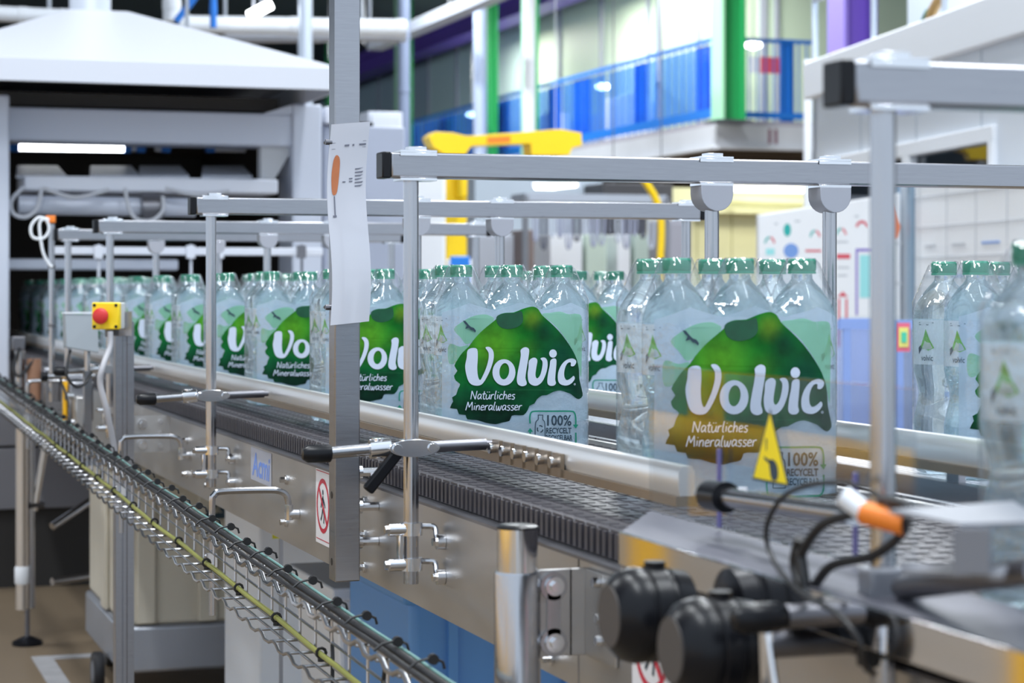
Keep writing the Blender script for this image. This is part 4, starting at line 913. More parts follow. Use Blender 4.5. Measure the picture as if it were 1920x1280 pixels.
for u in (255, 302, 385): 
    o = thing('blue_lamp', {255: 'small blue indicator lamp just beside the tube light', 302: 'small blue and white indicator lamp in the middle of tunnel top', 385: 'blue and grey indicator bar near the tunnel right post'}[u], 'indicator', PY(u, 277, 10.5))
    MB().cyl((0, 0, 0), (.045, 0, 0), .024, 14).build('cap', BLUE, o); MB().cyl((-.03 if u != 385 else .045, 0, 0), (0 if u != 385 else .2, 0, 0), .020, 14).build('base', HOODM, o)
    MB().cyl((.02, 0, .02), (.02, 0, .06), .005, 6).build('lead', CABLE, o)
# hood above it
hd = thing('extractor_hood', 'wide pale metal extractor hood over the wrapping tunnel', 'hood', (0, 0, 0))
yh0, yh1 = 8.9, 12.0
A0, A1 = PY(-160, 146, yh0), PY(640, 166, yh0); zb_ = A0.z; zl = PY(300, 116, yh0).z
t0, t1 = PY(128, 17, 10.1), PY(240, 17, 10.1); zt = t0.z
for (p0, p1, nm) in (((A0.x, yh0), (A1.x, yh0), 'lip'), ((A1.x, yh0), (A1.x, yh1), 'lip'), ((A0.x, yh0), (A0.x, yh1), 'lip')):
    MB().box(min(p0[0], p1[0]) - .005, max(p0[0], p1[0]) + .005, min(p0[1], p1[1]) - .005, max(p0[1], p1[1]) + .005, zb_, zl).build(nm, HOODM, hd, bevel=.004)
base = [(A0.x, yh0, zl), (A1.x, yh0, zl), (A1.x, yh1, zl), (A0.x, yh1, zl)]
topc = [(t0.x, 10.1, zt), (t1.x, 10.1, zt), (t1.x, 10.7, zt), (t0.x, 10.7, zt)]
MB().hexa(base + topc).build('canopy', HOODM, hd, 0)
cx = (t0.x + t1.x) / 2
MB().cyl((cx, 10.4, zt), (cx, 10.4, CEIL), .10, 24).build('duct', mat('duct_silver', (.70, .73, .80), .35, .5), hd)
MB().box(A0.x + .1, A1.x - .1, yh0 + .8, yh1, zb_ - .030, zb_ + .03).build('hood_shade_box', mat('hood_shade', (.030, .026, .022), .6), hd)  # dark-coloured box added as the shade under the hood
for xx in (A0.x + .15, A1.x - .15): MB().cyl((xx, yh1 - .1, zl), (xx, yh1 - .1, CEIL), .012, 8).build('hanger', GALV, hd)

# ================================================================== upper left: ducts and struts under the dark ceiling
def pipe(label, a, b, r, m_, name='pipe', cat='pipe'):
    o = thing(name, label, cat, a); MB().cyl((0, 0, 0), b - a, r, 18).build('run', m_, o)
    d = (b - a).normalized()
    if abs(d.z) < .5:
        for k in (.2, .8): MB().cyl((b - a) * k, (b - a) * k + Vector((0, 0, CEIL - a.z - (b.z - a.z) * k)), .012, 8).build('hanger', GALV, o)
    for k in (.03, .5, .97): MB().cyl((b - a) * k - d * .03, (b - a) * k + d * .03, r * 1.07, 18).build('coupling', m_, o)
    return o
DUCT = mat('duct_white', (.78, .82, .88), .4)
pipe('fat white duct running level behind the extractor hood', PY(335, 45, 15), PY(760, 52, 15), .062, DUCT)
pipe('grey pipe below the fat white duct behind the hood', PY(420, 68, 15.2), PY(760, 66, 15.2), .05, mat('pipe_grey', (.45, .48, .55), .45))
pipe('white duct stub at the top left corner', PY(-40, 24, 14), PY(125, 32, 14), .05, DUCT)
pipe('short white duct bending down behind the hood peak', Vector((PY(322, 0, 14.5).x, 14.5, CEIL)), PY(322, 40, 14.5), .06, DUCT)
pipe('blue vertical strut above the hood slope', Vector((PY(398, 0, 13.5).x, 13.5, CEIL)), PY(400, 52, 13.5), .022, BLUE, 'strut', 'strut')
pipe('blue diagonal strut beside the vertical blue one', PY(330, 40, 13.6), PY(330, 40, 13.6) + (PY(385, -30, 13.6) - PY(330, 40, 13.6)) * ((CEIL - PY(330, 40, 13.6).z) / (PY(385, -30, 13.6).z - PY(330, 40, 13.6).z)), .022, BLUE, 'strut', 'strut')
pipe('ribbed silver column right behind the hood edge', PY(572, -60, 14.5), PY(574, 540, 14.5), .05, mat('column_silver', (.62, .68, .78), .3, .4), 'column', 'column')
sl_ = thing('slanted_lamp', 'bright slanted tube lamp above the white duct', 'lamp', PY(467, 30, 14.6)); MB().cyl((0, 0, 0), PY(508, 8, 14.6) - PY(467, 30, 14.6), .035, 14).build('tube', LAMPON, sl_); MB().cyl((.03, .0, .0), (.03, 0, CEIL - sl_.location.z), .008, 8).build('bracket', HOODM, sl_)
# ================================================================== cabinets between tunnel and mezzanine
def cabinet(label, u0, v0, u1, v1, Y, dep, m_, cat='cabinet', name='cabinet', z0=0, door=True):
    o = thing(name, label, cat, (0, 0, 0)); x0, x1, y0, y1, zz, z1 = box_px(u0, v0, u1, v1, Y, dep, z0)
    MB().box(x0, x1, y0, y1, z0, z1).build('body', m_, o, bevel=.01)
    if door:
        MB().box(x0 + .02, x1 - .02, y0 - .012, y0, z0 + .08, z1 - .03).build('door', m_, o, bevel=.004)
        MB().box(x1 - .07, x1 - .05, y0 - .03, y0 - .012, (z0 + z1) / 2, (z0 + z1) / 2 + .12).build('handle', DARKST, o)
    return o
cabinet('pale grey electrical cabinet behind the square post', 690, 210, 755, 520, 14.5, .5, mat('cabinet_pale', (.60, .64, .74), .45))
cabinet('white tall cupboard behind the sharp cross-beam frame', 738, 322, 836, 540, 13.4, .5, WHITE)
for i, (u0, u1, lab) in enumerate(((684, 700, 'narrow chrome column nearest the paper sheet'), (712, 738, 'wide chrome column beside the white cupboard'))):
    o = thing('chrome_column', lab, 'column', (0, 0, 0)); a, b = PY((u0 + u1) / 2, 540, 12.6), PY((u0 + u1) / 2, 285, 12.6); r = (PY(u1, 300, 12.6).x - PY(u0, 300, 12.6).x) / 2
    MB().lathe([(r, 0), (r, b.z), (r * .8, b.z + r * .7), (r * .3, b.z + r)], 24, (a.x, 12.6, 0)).build('tube', mat('chrome_blue', (.72, .80, .92), .18, .8), o)
    MB().lathe([(r * 1.3, 0), (r * 1.3, .03), (r, .05)], 24, (a.x, 12.6, 0)).build('base', DARKST, o)
cabinet('narrow dark blue panel between the chrome columns', 698, 300, 716, 540, 13.0, .1, mat('navy', (.02, .06, .16), .4), 'panel', 'panel', door=False)
# yellow handling arm
ya = thing('handling_arm', 'bright yellow handling arm on a yellow stand behind the frames', 'handling arm', (0, 0, 0)); Yy = 14.0
bp('stand', 836, 288, 876, 500, Yy, .16, YELLOW, ya, .01, z0=.9)
bp('stand_foot', 845, 480, 882, 500, Yy - .02, .2, BLUE, ya, .01, z0=.75)
bp('stand_lower', 838, 486, 886, 500, Yy - .01, .18, WHITE, ya, .01, z0=0)
bp('counterweight', 862, 300, 878, 372, Yy - .1, .1, YELLOW, ya, .02)
hb_ = [(800, 258), (812, 248), (845, 250), (870, 256), (985, 248), (1045, 243), (1085, 250), (1086, 274), (1068, 278), (1062, 292), (992, 292), (990, 270), (880, 274), (868, 290), (828, 290), (808, 276)]
q = [PY(u, v, Yy) for u, v in hb_]; MB().prism([(p.x, p.z) for p in q], lambda p: (p[0], Yy - .06, p[1]), lambda p: (p[0], Yy + .12, p[1])).build('arm', YELLOW, ya, 0, bevel=.012)
q = [PY(u, v, Yy) for u, v in ((908, 258), (952, 256), (952, 268), (908, 270))]
MB().add([(p.x, Yy - .0612, p.z) for p in q], [(0, 1, 2, 3)]).build('red_print', ORANGE, ya, 0)
MB().cyl(PY(1040, 290, Yy), PY(1040, 310, Yy), .03, 14).build('gripper', HOODM, ya)
yhz = MB().path(smooth_path([PY(u, v, 15.0) for u, v in ((1196, 322), (1212, 344), (1228, 370), (1238, 400), (1240, 440), (1238, 490), (1238, 540), (1238, 700), (1238, 862))], 6), .028, 12).build('yellow_hose', YELLOW, None, 60)
tag(yhz, 'bright yellow bent hose hanging behind the middle packs', 'hose')

# ================================================================== mezzanine
MX, MY = 11.35, 25.7
MZ = CZ + 2.21
mz = thing('mezzanine_floor', 'white steel edged mezzanine platform under the blue railings', 'platform', (0, 0, 0))
GIRD = mat('girder_white', (.60, .62, .66), .5, 0, .12, 2)
MB().box(MX, 22, MY, 58, MZ - .06, MZ).build('deck', mat('deck_grey', (.42, .40, .46), .6), mz)
MB().box(MX, MX + .02, MY, 58, MZ - .36, MZ - .06).box(MX - .08, MX + .1, MY, 58, MZ - .38, MZ - .35).build('edge_beam', GIRD, mz)
MB().box(MX, 22, MY - .02, MY, MZ - .36, MZ - .06).box(MX, 22, MY - .1, MY + .08, MZ - .38, MZ - .35).build('edge_beam', GIRD, mz)
for k in range(9): MB().box(MX + .1, 22, MY + 2 + k * 3.2, MY + 2.15 + k * 3.2, MZ - .34, MZ - .062).build('joist', mat('joist_brown', (.10, .075, .05), .6), mz)
for k in range(2): MB().box(12.10 + k * .09, 12.14 + k * .09, MY - .025, MY - .02, MZ - .3, MZ - .1).build('beam_mark', mat('mark_maroon', (.20, .06, .10), .6), mz)
rlg = thing('mezzanine_railing', 'blue railing with upright bars and blue screens round the mezzanine', 'railing', (0, 0, 0))
bar = MB().box(-.008, .008, -.007, .007, 0, 1.06).mesh('bar', BLUE, 0)
for k in range(11): put('bar', bar, rlg, (MX + .12 + k * .12, MY, MZ))
for k in range(72): put('bar', bar, rlg, (MX, MY + .1 + k * .25, MZ))
MB().box(MX - .02, MX + 1.4, MY - .02, MY + .02, MZ + 1.04, MZ + 1.09).build('top_rail', BLUE, rlg); MB().box(MX - .02, MX + .02, MY, MY + 18.2, MZ + 1.04, MZ + 1.09).build('top_rail', BLUE, rlg)
MB().box(MX - .015, MX + .015, MY, MY + 18.2, MZ + .04, MZ + .16).build('kick_rail', BLUE, rlg); MB().box(MX, MX + 1.4, MY - .015, MY + .015, MZ + .04, MZ + .12).build('kick_rail', BLUE, rlg)
for k in range(9): MB().box(MX + .03, MX + .036, MY + .1 + k * 2, MY + 2.0 + k * 2, MZ + .16, MZ + 1.0).build('screen', BLUEGL, rlg, 0)
for y, wd in ((.3, .5), (2.6, .45), (4.9, .7), (6.2, .6), (8.8, .8), (12, .9), (15, .8)): MB().box(MX + .06, MX + .08, MY + y, MY + y + wd, MZ + .1, MZ + 1.02).build('blue_panel', BLUE, rlg)
MB().box(MX + .95, MX + 1.15, MY + .03, MY + .05, MZ, MZ + 1.1).build('blue_panel', BLUE, rlg)
def hcol(label, X, Y, w_, m1, m2, name='column', z1=CEIL, z0=0):
    o = thing(name, label, 'column', (X, Y, z0)); h_ = z1 - z0; e = w_ * .12
    MB().box(-w_ / 2, -w_ / 2 + e, -w_ / 2, w_ / 2, 0, h_).build('flange', m1, o); MB().box(w_ / 2 - e, w_ / 2, -w_ / 2, w_ / 2, 0, h_).build('flange', m2, o)
    MB().box(-w_ / 2 + e, w_ / 2 - e, -e / 2, e / 2, 0, h_).build('web', m2, o)
    MB().box(-w_ * .7, w_ * .7, -w_ * .7, w_ * .7, 0, .03).build('base_plate', DARKST, o)
hcol('green steel column on the mezzanine corner', MX + .05, MY - .30, .34, GREENL, GREEN, z0=MZ - .06)
hcol('green column beside the white pole on the mezzanine edge', MX - .35, 32.2, .22, GREENL, GREEN)
hcol('dark green column between the white and silver poles', MX - .35, 34.3, .22, GREENL, GREEN)
hcol('green column left of the blue railing', MX - .5, 39.2, .28, GREENL, GREEN)
hcol('dark green column far back at left beside the other green one', MX - .7, 44, .30, GREEN, GREEN)
pipe('white round pole in front of the mezzanine edge', Vector((9.9, 29.0, 0)), Vector((9.9, 29.0, CEIL)), .085, WHITE, 'pole', 'pole')
pipe('silver blue round pole left of the mezzanine edge', Vector((9.6, 30.4, 0)), Vector((9.6, 30.4, CEIL)), .10, mat('pole_blue', (.42, .50, .68), .4, .2), 'pole', 'pole')
pb = PY(757, 300, 22); pipe('blue grey column near the hood right side', Vector((pb.x, 22, 0)), Vector((pb.x, 22, CEIL)), .065, mat('pole_greyblue', (.22, .27, .40), .5), 'pole', 'pole')
PALEW = mat('facade_pale', (.64, .78, .60), .5)
fc = thing('glazed_facade', 'pale green glazed office front behind the blue railing', 'glazed wall', (0, 0, 0)); FX = 13.4
MB().box(FX, FX + .1, MY + 3, 58, MZ, MZ + .9).build('sill_wall', mat('facade_blue', (.45, .58, .80), .5), fc)
for k in range(14):
    y = MY + 3 + k * 2.2
    MB().box(FX + .02, FX + .05, y + .06, y + 2.14, MZ + .9, CEIL - .3).build('pane', [PALEW, mat('facade_mint', (.58, .76, .74), .4), mat('facade_teal', (.42, .56, .62), .3)][0 if k < 5 else (1 if k < 8 else 2)], fc)
    MB().box(FX - .03, FX + .08, y - .05, y + .05, MZ, CEIL).build('mullion', mat('mullion_grey', (.42, .46, .54), .5), fc)
MB().box(MX + .4, 22, MY + 3, MY + 3.1, MZ, CEIL).build('end_wall', PALEW, fc)
for k in range(4): MB().box(MX + .4 + k * .62, MX + .46 + k * .62, MY + 2.94, MY + 3.0, MZ, CEIL).build('mullion', mat('mullion_grey', (0, 0, 0)), fc)
for i, (y, z) in enumerate(((MY + 5, .9), (MY + 8.5, 1.25), (MY + 12, 1.0), (MY + 16, 1.35), (MY + 2.4, 1.3))):
    o = thing('office_lamp', ['bright lamp behind the railing, second from the green corner column', 'bright lamp behind the railing, third from the green corner column', 'bright lamp behind the railing, fourth from the green corner column', 'bright lamp behind the railing, farthest from the corner column', 'bright lamp behind the railing, nearest the green corner column'][i], 'lamp', (FX - .4, y, MZ + z), 'bright lamps behind the railing')
    MB().lathe([(.05, -.05), (.12, -.02), (.12, .02), (.05, .05)], 18).build('globe', LAMPON, o); MB().cyl((0, 0, .05), (0, 0, CEIL - MZ - z), .01, 6).build('cord', GALV, o)
for i, (y, lab) in enumerate(((MY + 6.6, 'white cupboard behind the middle of the blue railing'), (MY + 10.4, 'white cupboard behind the far part of blue railing'), (MY + 3.6, 'white cupboard behind the corner green column'))):
    o = thing('office_cupboard', lab, 'cupboard', (FX - .7, y, MZ)); MB().box(0, .4, 0, 1.0, .0, .95).build('body', WHITE, o, bevel=.01); MB().box(-.012, 0, .03, .97, .05, .9).build('door', WHITER, o)
sg = thing('red_sign', 'small red and white sign behind the mezzanine front railing', 'sign', PY(1406, 136, MY + 1.6))
a = sg.location; b = PY(1470, 108, MY + 1.6)
MB().box(0, (b.x - a.x) * .3, 0, .03, 0, b.z - a.z).build('white_field', WHITER, sg); MB().box((b.x - a.x) * .3, b.x - a.x, 0, .03, 0, b.z - a.z).build('red_field', mat('sign_red', (.75, .10, .16), .5), sg)
MB().cyl((.2, .015, -(a.z - MZ)), (.2, .015, 0), .015, 8).build('stem', GALV, sg)
hcol('purple steel column at the cabin roof', PY(1598, 100, 21).x, 21, .40, mat('purple_light', (.22, .16, .55), .45), PURPLE)
pbm = thing('purple_girder', 'purple roof girder running back above the mezzanine', 'girder', (0, 0, 0))
MB().box(FX - .9, FX - .6, MY + 3.2, 58, CEIL - .45, CEIL - .15).build('web', PURPLE, pbm); MB().box(FX - 1.0, FX - .5, MY + 3.2, 58, CEIL - .15, CEIL).box(FX - 1.0, FX - .5, MY + 3.2, 58, CEIL - .49, CEIL - .45).build('flange', PURPLE, pbm)
ctp = thing('ceiling_duct', 'long pale cable duct rising along the dark ceiling', 'duct', (0, 0, 0))
a, b = PX(700, 92, 8.6), PX(985, -30, 8.6)
MB().box(8.5, 8.75, b.y, a.y, a.z - .02, a.z + .12).build('trunking', mat('trunk_pale', (.62, .68, .80), .4), ctp)
MB().box(8.52, 8.73, b.y, a.y, a.z + .12, a.z + .15).build('cover', WHITE, ctp)
for k in range(6): MB().cyl((8.62, b.y + 1 + k * 2.4, a.z + .15), (8.62, b.y + 1 + k * 2.4, CEIL), .012, 6).build('hanger', GALV, ctp)
mw = thing('low_white_wall', 'white partition low behind the left green column', 'partition', (0, 0, 0))
MB().box(MX - 1.3, MX - 1.2, 41, 58, 0, MZ + .95).build('panel', mat('partition_white', (.66, .70, .80), .5), mw)
MB().box(MX - 1.36, MX - 1.31, 41, 58, MZ - .3, MZ - .0).build('blue_band', mat('band_blue', (.25, .42, .80), .5), mw)

# under the mezzanine
uw = thing('utility_wall', 'pale yellow cupboard wall lit under the mezzanine', 'cupboard wall', (0, 0, 0)); Yu = 19.5
PY_ = mat('utility_yellow', (.66, .64, .40), .5)
x0, x1, *_ = box_px(1240, 350, 1560, 540, Yu, .3)
n_ = 5
for k in range(n_): MB().box(x0 + (x1 - x0) * k / n_ + .008, x0 + (x1 - x0) * (k + 1) / n_ - .008, Yu - .02, Yu, .1, PY(1300, 396, Yu).z).build('door', PY_, uw, bevel=.006)
MB().box(x0, x1, Yu, Yu + .4, 0, PY(1300, 352, Yu).z).build('carcass', PY_, uw)
MB().box(x0 + .3, x1, Yu - .25, Yu - .02, PY(1300, 400, Yu).z, PY(1300, 392, Yu).z).build('shelf', PY_, uw)
MB().cyl((x0 + .4, Yu - .1, PY(1300, 375, Yu).z), (x1, Yu - .1, PY(1300, 380, Yu).z), .03, 12).build('pipe', PY_, uw)
us = thing('utility_light', 'long warm strip light above the pale yellow cupboards', 'lamp', PY(1372, 352, Yu - .6))
MB().box(0, PY(1530, 352, Yu - .6).x - us.location.x, 0, .12, -.03, .03).build('tube', mat('lamp_warm', (1, 1, .9), .5, emit=((1, .98, .72), 3.5)), us); MB().box(0, .6, .02, .1, .031, .06).box(.1, .2, .02, .60, .061, .08).build('housing', WHITE, us)
hr = thing('hose_rack', 'grey overhead rack holding the hanging hose loops', 'rack', PY(985, 396, 15.5))
L_ = PY(1250, 396, 15.5).x - hr.location.x
MB().box(0, L_, -.03, .03, -.02, .03).build('bar', STEEL, hr)
MB().box(0, L_, .0, .35, .08, .14).build('top_shelf', mat('rack_grey', (.38, .42, .50), .45), hr)
for s in (0, L_): MB().box(s - .02, s + .02, -.02, .02, -hr.location.z, .12).build('leg', STEEL, hr)
HM = [mat('hose_lilac', (.34, .37, .50), .45), mat('hose_pale', (.50, .55, .66), .45), mat('hose_dark', (.12, .13, .17), .5)]
for k in range(15):
    u = 1004 + k * 15.5; p = PY(u, 398, 15.45); wv = .015 + .003 * (k % 3); ln = .22 + .06 * math.sin(k * 1.9)
    o = MB().path(smooth_path([(-wv, 0, -.01), (-wv * 1.05, 0, -ln * .5), (-wv * .8, 0, -ln * .9), (0, 0, -ln), (wv * .8, 0, -ln * .9), (wv * 1.05, 0, -ln * .5), (wv, 0, -.01)], 5), .010 + .002 * (k % 2), 8).build('hose_loop', HM[(k * 2 + k // 4) % 3], None, 60, loc=p)
    tag(o, ['first', 'second', 'third', 'fourth', 'fifth', 'sixth', 'seventh', 'eighth', 'ninth', 'tenth', 'eleventh', 'twelfth', 'thirteenth', 'fourteenth', 'fifteenth'][k] + ' hose loop from the left under the overhead rack', 'hose', 'hose loops on the rack')
for i, (u0, u1, m_, lab) in enumerate(((1032, 1092, WHITE, 'white tall cabinet behind the hanging hoses'), (1100, 1138, mat('pale_green', (.55, .66, .58), .5), 'pale green cabinet between two white ones behind the hoses'), (1158, 1182, WHITE, 'narrow white cabinet behind the right end of hanging hoses'), (1190, 1225, mat('sage', (.45, .55, .50), .5), 'sage green cabinet beside the yellow hose'))):
    cabinet(lab, u0, 440, u1, 560, 17.0, .5, m_, door=False)
cabinet('dark brown post cabinet left of the hanging hoses', 986, 430, 1002, 560, 16.5, .4, mat('brownish', (.22, .17, .16), .5), door=False)
cabinet('grey locker behind the right packs beside yellow hose', 1250, 412, 1296, 560, 16.0, .4, mat('locker', (.36, .36, .42), .5))
cabinet('grey machine housing behind the second frame right end', 890, 440, 964, 560, 16.8, .5, mat('housing_grey', (.42, .45, .52), .45))
cabinet('dark overhead service box under the mezzanine', 1130, 345, 1262, 388, 18.5, .5, mat('service_dark', (.06, .06, .07), .6), 'service box', 'service_box', z0=PY(1130, 392, 18.5).z, door=False)
for q in (1150, 1240): MB().cyl((PY(q, 345, 18.7).x, 18.7, PY(q, 346, 18.5).z - .02), (PY(q, 345, 18.7).x, 18.7, CEIL), .006, 8).build('hanger', DARKST, bpy.data.objects['service_box'])
lt2 = thing('bench_lamp', 'pair of short bright lamps below the mezzanine edge', 'lamp', PY(1004, 350, 17)); MB().cyl((0, 0, 0), (.18, 0, .0), .02, 12).cyl((.2, 0, .01), (.36, 0, .03), .024, 12).build('tubes', LAMPON, lt2); MB().box(-.02, .4, .021, .05, .0, .05).cyl((.19, .035, .05), (.19, .035, CEIL - lt2.location.z), .004, 6).build('bracket', HOODM, lt2)
cabinet('pale blue machine housing below the yellow arm', 890, 296, 1130, 345, 19, .8, mat('pale_blue_housing', (.50, .58, .68), .45), 'machine housing', 'machine_housing', door=False)

# ================================================================== office cabin at the right
ang = math.atan2(.1706, .997)                 # its long wall runs a little askew to the conveyor
P0c = Vector((6.29, 12.66, 0))
def cabin_obj(name, label, cat): return thing(name, label, cat, P0c, rz=-ang)
cbn = cabin_obj('office_cabin', 'white panelled office cabin with dark windows at the right', 'cabin')
CH = 2.74; WP = mat('cabin_white', (.72, .77, .84), .45)
WY0, WY1, WZ0, WZ1 = -3.15, -.32, 1.0, 2.03
MB().box(0, .08, -5.2, 0, 0, WZ0).build('wall_panel', WP, cbn); MB().box(0, .08, -5.2, 0, WZ1, CH).build('wall_panel', WP, cbn)
MB().box(0, .08, WY1, 0, WZ0, WZ1).build('wall_panel', WP, cbn); MB().box(0, .08, -5.2, WY0, WZ0, WZ1).build('wall_panel', WP, cbn)
MB().box(0, 5, -.08, 0, 0, CH).build('wall_panel', WP, cbn)
MB().box(0, 5, -5.2, 0, CH - .06, CH).build('roof', WP, cbn)
MB().box(-.06, 0, -5.2, .02, CH - .22, CH + .02).build('fascia', WHITE, cbn, bevel=.01)
for y in (-1.0, -2.0, -3.0, -4.0): MB().box(-.004, 0.0, y - .006, y + .006, WZ1 + .08, CH - .23).build('joint_strip', mat('joint_grey', (.45, .50, .56), .5), cbn)
wf = MB().box(-.03, .0, WY0 - .07, WY1 + .07, WZ1, WZ1 + .08).box(-.03, 0, WY0 - .07, WY1 + .07, WZ0 - .08, WZ0).box(-.03, 0, WY0 - .07, WY0, WZ0, WZ1).box(-.03, 0, WY1, WY1 + .07, WZ0, WZ1).box(-.03, .04, -1.95, -1.83, WZ0, WZ1).build('window_frame', WHITE, cbn, bevel=.004)
MB().box(.02, .03, WY0, -1.95, WZ0, WZ1).build('pane', GLASS, wf, 0); MB().box(.02, .03, -1.83, WY1, WZ0, WZ1).build('pane', GLASS, wf, 0)
MB().box(2.2, 2.3, -5.2, -.1, 0, CH - .06).build('inner_wall', mat('cabin_inside', (.10, .12, .14), .7), cbn)
MB().box(.09, 2.2, -5.2, -.1, .0, .02).build('inner_floor', mat('cabin_inside', (0, 0, 0)), cbn)
rr = cabin_obj('cabin_railing', 'grey handrail along the white cabin roof', 'railing')
MB().path([(-.02, -.1, CH + .02), (-.02, -.1, CH + .42), (-.02, -5.2, CH + .42)], .022, 10).build('handrail', mat('rail_greyblue', (.50, .56, .64), .4), rr)
for y in (-1.3, -2.5, -3.7, -4.9): MB().cyl((-.02, y, CH + .02), (-.02, y, CH + .42), .018, 8).build('upright', mat('rail_greyblue', (0, 0, 0)), rr)
uc = cabin_obj('upper_cabin', 'upper white wall panels set back on the cabin roof', 'wall panels')
MB().box(1.2, 1.3, -5.2, 1.6, CH, CEIL - .1).build('panel', mat('upper_white', (.60, .68, .78), .5), uc)
for y in (-.4, -1.5, -2.6): MB().box(1.16, 1.2, y - .05, y + .05, CH, CEIL - .1).build('post', WHITE, uc)
ad = cabin_obj('amber_hose', 'short amber and green hose lying on the cabin roof', 'hose')
MB().path(smooth_path([(.10, -1.9, CH + .05), (.10, -2.1, CH + .16), (.10, -2.35, CH + .20), (.10, -2.6, CH + .20)], 6), .03, 10).build('bend', mat('amber', (.45, .26, .08), .5), ad)
MB().cyl((.10, -1.84, CH + .03), (.10, -1.95, CH + .10), .034, 10).build('green_end', mat('teal_end', (.02, .16, .12), .5), ad)
ob = cabin_obj('roof_unit', 'white ventilation unit standing on the cabin roof', 'ventilation unit')
MB().box(.25, .75, -3.4, -2.4, CH, CH + .26).build('body', WHITE, ob, bevel=.03); MB().cyl((.5, -2.9, CH + .26), (.5, -2.9, CH + .32), .18, 20).build('fan_cover', GREYPL, ob)
pipe('white corner pole of the cabin beside the mezzanine', PY(1515, 541, 13.6) - Vector((0, 0, 1.28)), PY(1515, 112, 13.6), .032, WHITE, 'pole', 'pole')
# notice board with charts, in front of the cabin
Yn = 10.6
nb = thing('notice_board', 'white notice board with coloured charts in front of the cabin', 'notice board', (PY(1422, 541, Yn).x, Yn, 0)); nO = nb.location
bq = [PY(u, v, Yn) - nO for u, v in ((1422, 403), (1688, 362), (1688, 830), (1422, 830))]
MB().prism([(p.x, p.z) for p in bq], lambda p: (p[0], 0, p[1]), lambda p: (p[0], .03, p[1])).build('board', WHITER, nb, 0, bevel=.005)
for q in (bq[0].x + .03, bq[1].x - .05): MB().box(q, q + .04, .031, .06, 0, bq[0].z - .05).build('leg', STEEL, nb)
CH_ = {'r': mat('chart_red', (.72, .10, .14), .5), 't': mat('chart_teal', (.03, .45, .42), .5), 'b': mat('chart_blue', (.20, .36, .75), .5), 'o': mat('chart_orange', (.90, .25, .10), .5), 'p': mat('chart_purple', (.25, .18, .60), .5), 'c': mat('chart_cyan', (.35, .78, .80), .5), 'g': mat('chart_grey', (.55, .58, .62), .5)}
def npt(p): q = PY(p[0], p[1], Yn) - nO; return (q.x, -.0015, q.z)
def chart(shape, col, name='chart'): MB().flat(shape, npt).build(name, CH_[col], nb, 0)
def rect(u, v, w_, h_): return [[(u, v), (u + w_, v), (u + w_, v + h_), (u, v + h_)]]
def arc(cx, cy, r, a0, a1, wd): return [[(cx + (r + wd) * math.cos(R(a)), cy - 1.3 * (r + wd) * math.sin(R(a))) for a in range(a0, a1 + 1, 10)] + [(cx + r * math.cos(R(a)), cy - 1.3 * r * math.sin(R(a))) for a in range(a1, a0 - 1, -10)]]
for cx, cy in ((1443, 456), (1528, 444), (1577, 440)):
    chart(arc(cx, cy, 7, 0, 80, 3), 'r'); chart(arc(cx, cy, 7, 90, 180, 3), 't')
chart([ellipse(1476, 431, 7, 12, 16)], 't'); chart([ellipse(1483, 470, 14, 14, 18)], 'b'); chart(rect(1436, 466, 16, 12), 'c')
chart(rect(1510, 468, 30, 4), 'r'); chart(rect(1568, 476, 26, 9), 'r'); chart(rect(1604, 466, 40, 5), 'p'); chart(rect(1604, 471, 4, 120), 'p'); chart(rect(1612, 478, 24, 80), 'c')
chart([[(1672, 380), (1680, 405), (1688, 425), (1682, 445), (1672, 448)]], 'o'); chart(arc(1616, 430, 9, 20, 160, 4), 'r')
chart(rect(1571, 560, 4, 90), 'r'); chart(rect(1585, 560, 4, 40), 'r'); chart([[(1570, 556), (1580, 546), (1590, 556)]], 'r')
for u, v, wd in ((1672, 455, 20), (1672, 530, 20), (1490, 413, 10), (1452, 418, 6), (1602, 404, 8), (1440, 492, 40), (1500, 490, 30), (1570, 500, 22), (1570, 515, 18), (1560, 452, 30)): chart(rect(u, v, wd, 3), 'g', 'text_line')
# cabin door strip and planning board with grid
dr = cabin_obj('door_frame', 'blue grey door frame between notice board and planning board', 'door frame')
for y in (-1.95, -2.18): MB().box(-.12, -.07, y - .06, y, 0, WZ0 + .88).build('jamb', mat('jamb_blue', (.24, .34, .45), .4), dr)
MB().box(-.10, -.08, -2.18, -2.0, 0, WZ0 + .88).build('leaf', mat('leaf_pale', (.62, .70, .80), .4), dr)
pg = cabin_obj('planning_board', 'white planning board with a black grid on the cabin wall', 'planning board')
MB().box(-.10, -.06, -4.6, -2.26, .55, 1.86).build('board', WHITER, pg)
for k in range(8): MB().box(-.103, -.1005, -4.6, -2.26, .62 + k * .165, .625 + k * .165).build('grid_line', CH_['g'], pg)
for k in range(6): MB().box(-.103, -.1005, -2.34 - k * .42, -2.335 - k * .42, .55, 1.86).build('grid_line', CH_['g'], pg)
for k in range(30):
    y = -2.42 - .42 * (k % 5) ; z = .68 + .165 * (k // 5)
    MB().box(-.103, -.1005, y - .16 - .1 * random.random(), y, z, z + .012).build('note_line', CH_['g'] if k % 3 else CH_['b'], pg)
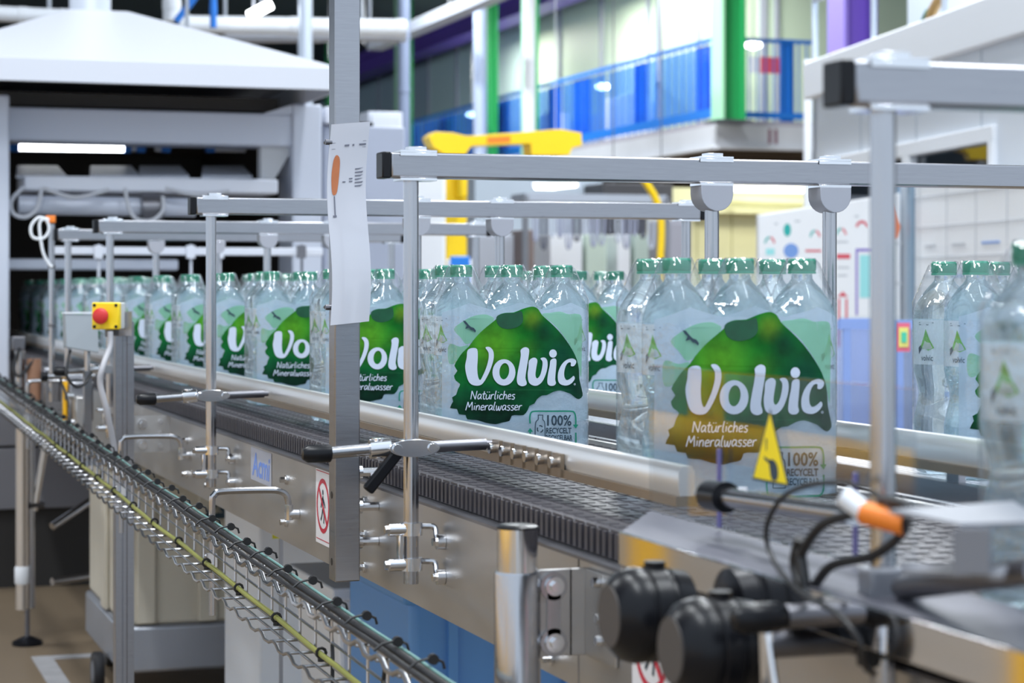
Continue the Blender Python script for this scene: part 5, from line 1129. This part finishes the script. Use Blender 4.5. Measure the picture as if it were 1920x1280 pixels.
# blue clear crates and framed sign just behind the far lane
for i, (u0, u1, lab) in enumerate(((1575, 1655, 'clear blue plastic crate left of the framed sign'), (1674, 1752, 'clear blue plastic crate right of the framed sign'))):
    Yc = 7.2; x0, x1, *_ = box_px(u0, 600, u1, 800, Yc, .4); zt_c = PY(u0, 602, Yc).z
    o = thing('clear_crate', lab, 'crate', (0, 0, 0), 'clear blue crates')
    MB().box(x0, x1, Yc, Yc + .012, .5, zt_c).box(x0, x1, Yc + .4, Yc + .412, .5, zt_c).box(x0, x0 + .012, Yc + .012, Yc + .4, .5, zt_c).box(x1 - .012, x1, Yc + .012, Yc + .4, .5, zt_c).box(x0, x1, Yc, Yc + .412, .488, .5).build('wall', CRATE, o, 0)
    MB().box(x0 - .01, x1 + .01, Yc - .012, Yc, zt_c - .03, zt_c + .005).box(x0 - .01, x1 + .01, Yc + .412, Yc + .424, zt_c - .03, zt_c + .005).build('rim', mat('crate_rim', (.25, .38, .80), .4), o)
    for xx in (x0 + .01, x1 - .04): MB().box(xx, xx + .03, Yc - .01, Yc, .5, zt_c - .03).build('corner_post', mat('crate_rim', (0, 0, 0)), o)
tb = thing('side_table', 'white work table carrying the clear blue crates', 'table', (0, 0, 0)); x0 = PY(1560, 700, 7.1).x; x1 = PY(1790, 700, 7.1).x
MB().box(x0, x1, 7.05, 7.8, .44, .488).build('top', WHITE, tb, bevel=.006)
for x in (x0 + .03, x1 - .07):
    for y in (7.08, 7.72): MB().box(x, x + .04, y, y + .04, 0, .44).build('leg', STEEL, tb)
fs_ = thing('framed_sign', 'small pink, yellow and green framed sign on a clear screen', 'sign', PY(1693, 632, 6.6))
def fr(k, y, m_): h_ = .050 * k; w2 = .027 * k; return MB().box(-w2, w2, y, y + .003, -h_, h_).build({0: 'pink_frame', 1: 'yellow_mat', 2: 'green_field'}[int(-y * 1000) // 4], m_, fs_)
fr(1, -.001, mat('pink', (.80, .16, .26), .5)); fr(.68, -.005, mat('lime', (.85, .80, .22), .5)); fr(.36, -.009, mat('teal_field', (.08, .62, .42), .5))
MB().box(-.24, .14, .004, .010, -.45, .075).build('clear_screen', PLEXI, fs_, 0)
MB().box(-.24, .14, -.01, .02, -.47, -.45).build('screen_foot', STEEL, fs_); MB().box(-.04, .04, .0, .012, -(fs_.location.z), -.47).build('stand', STEEL, fs_)
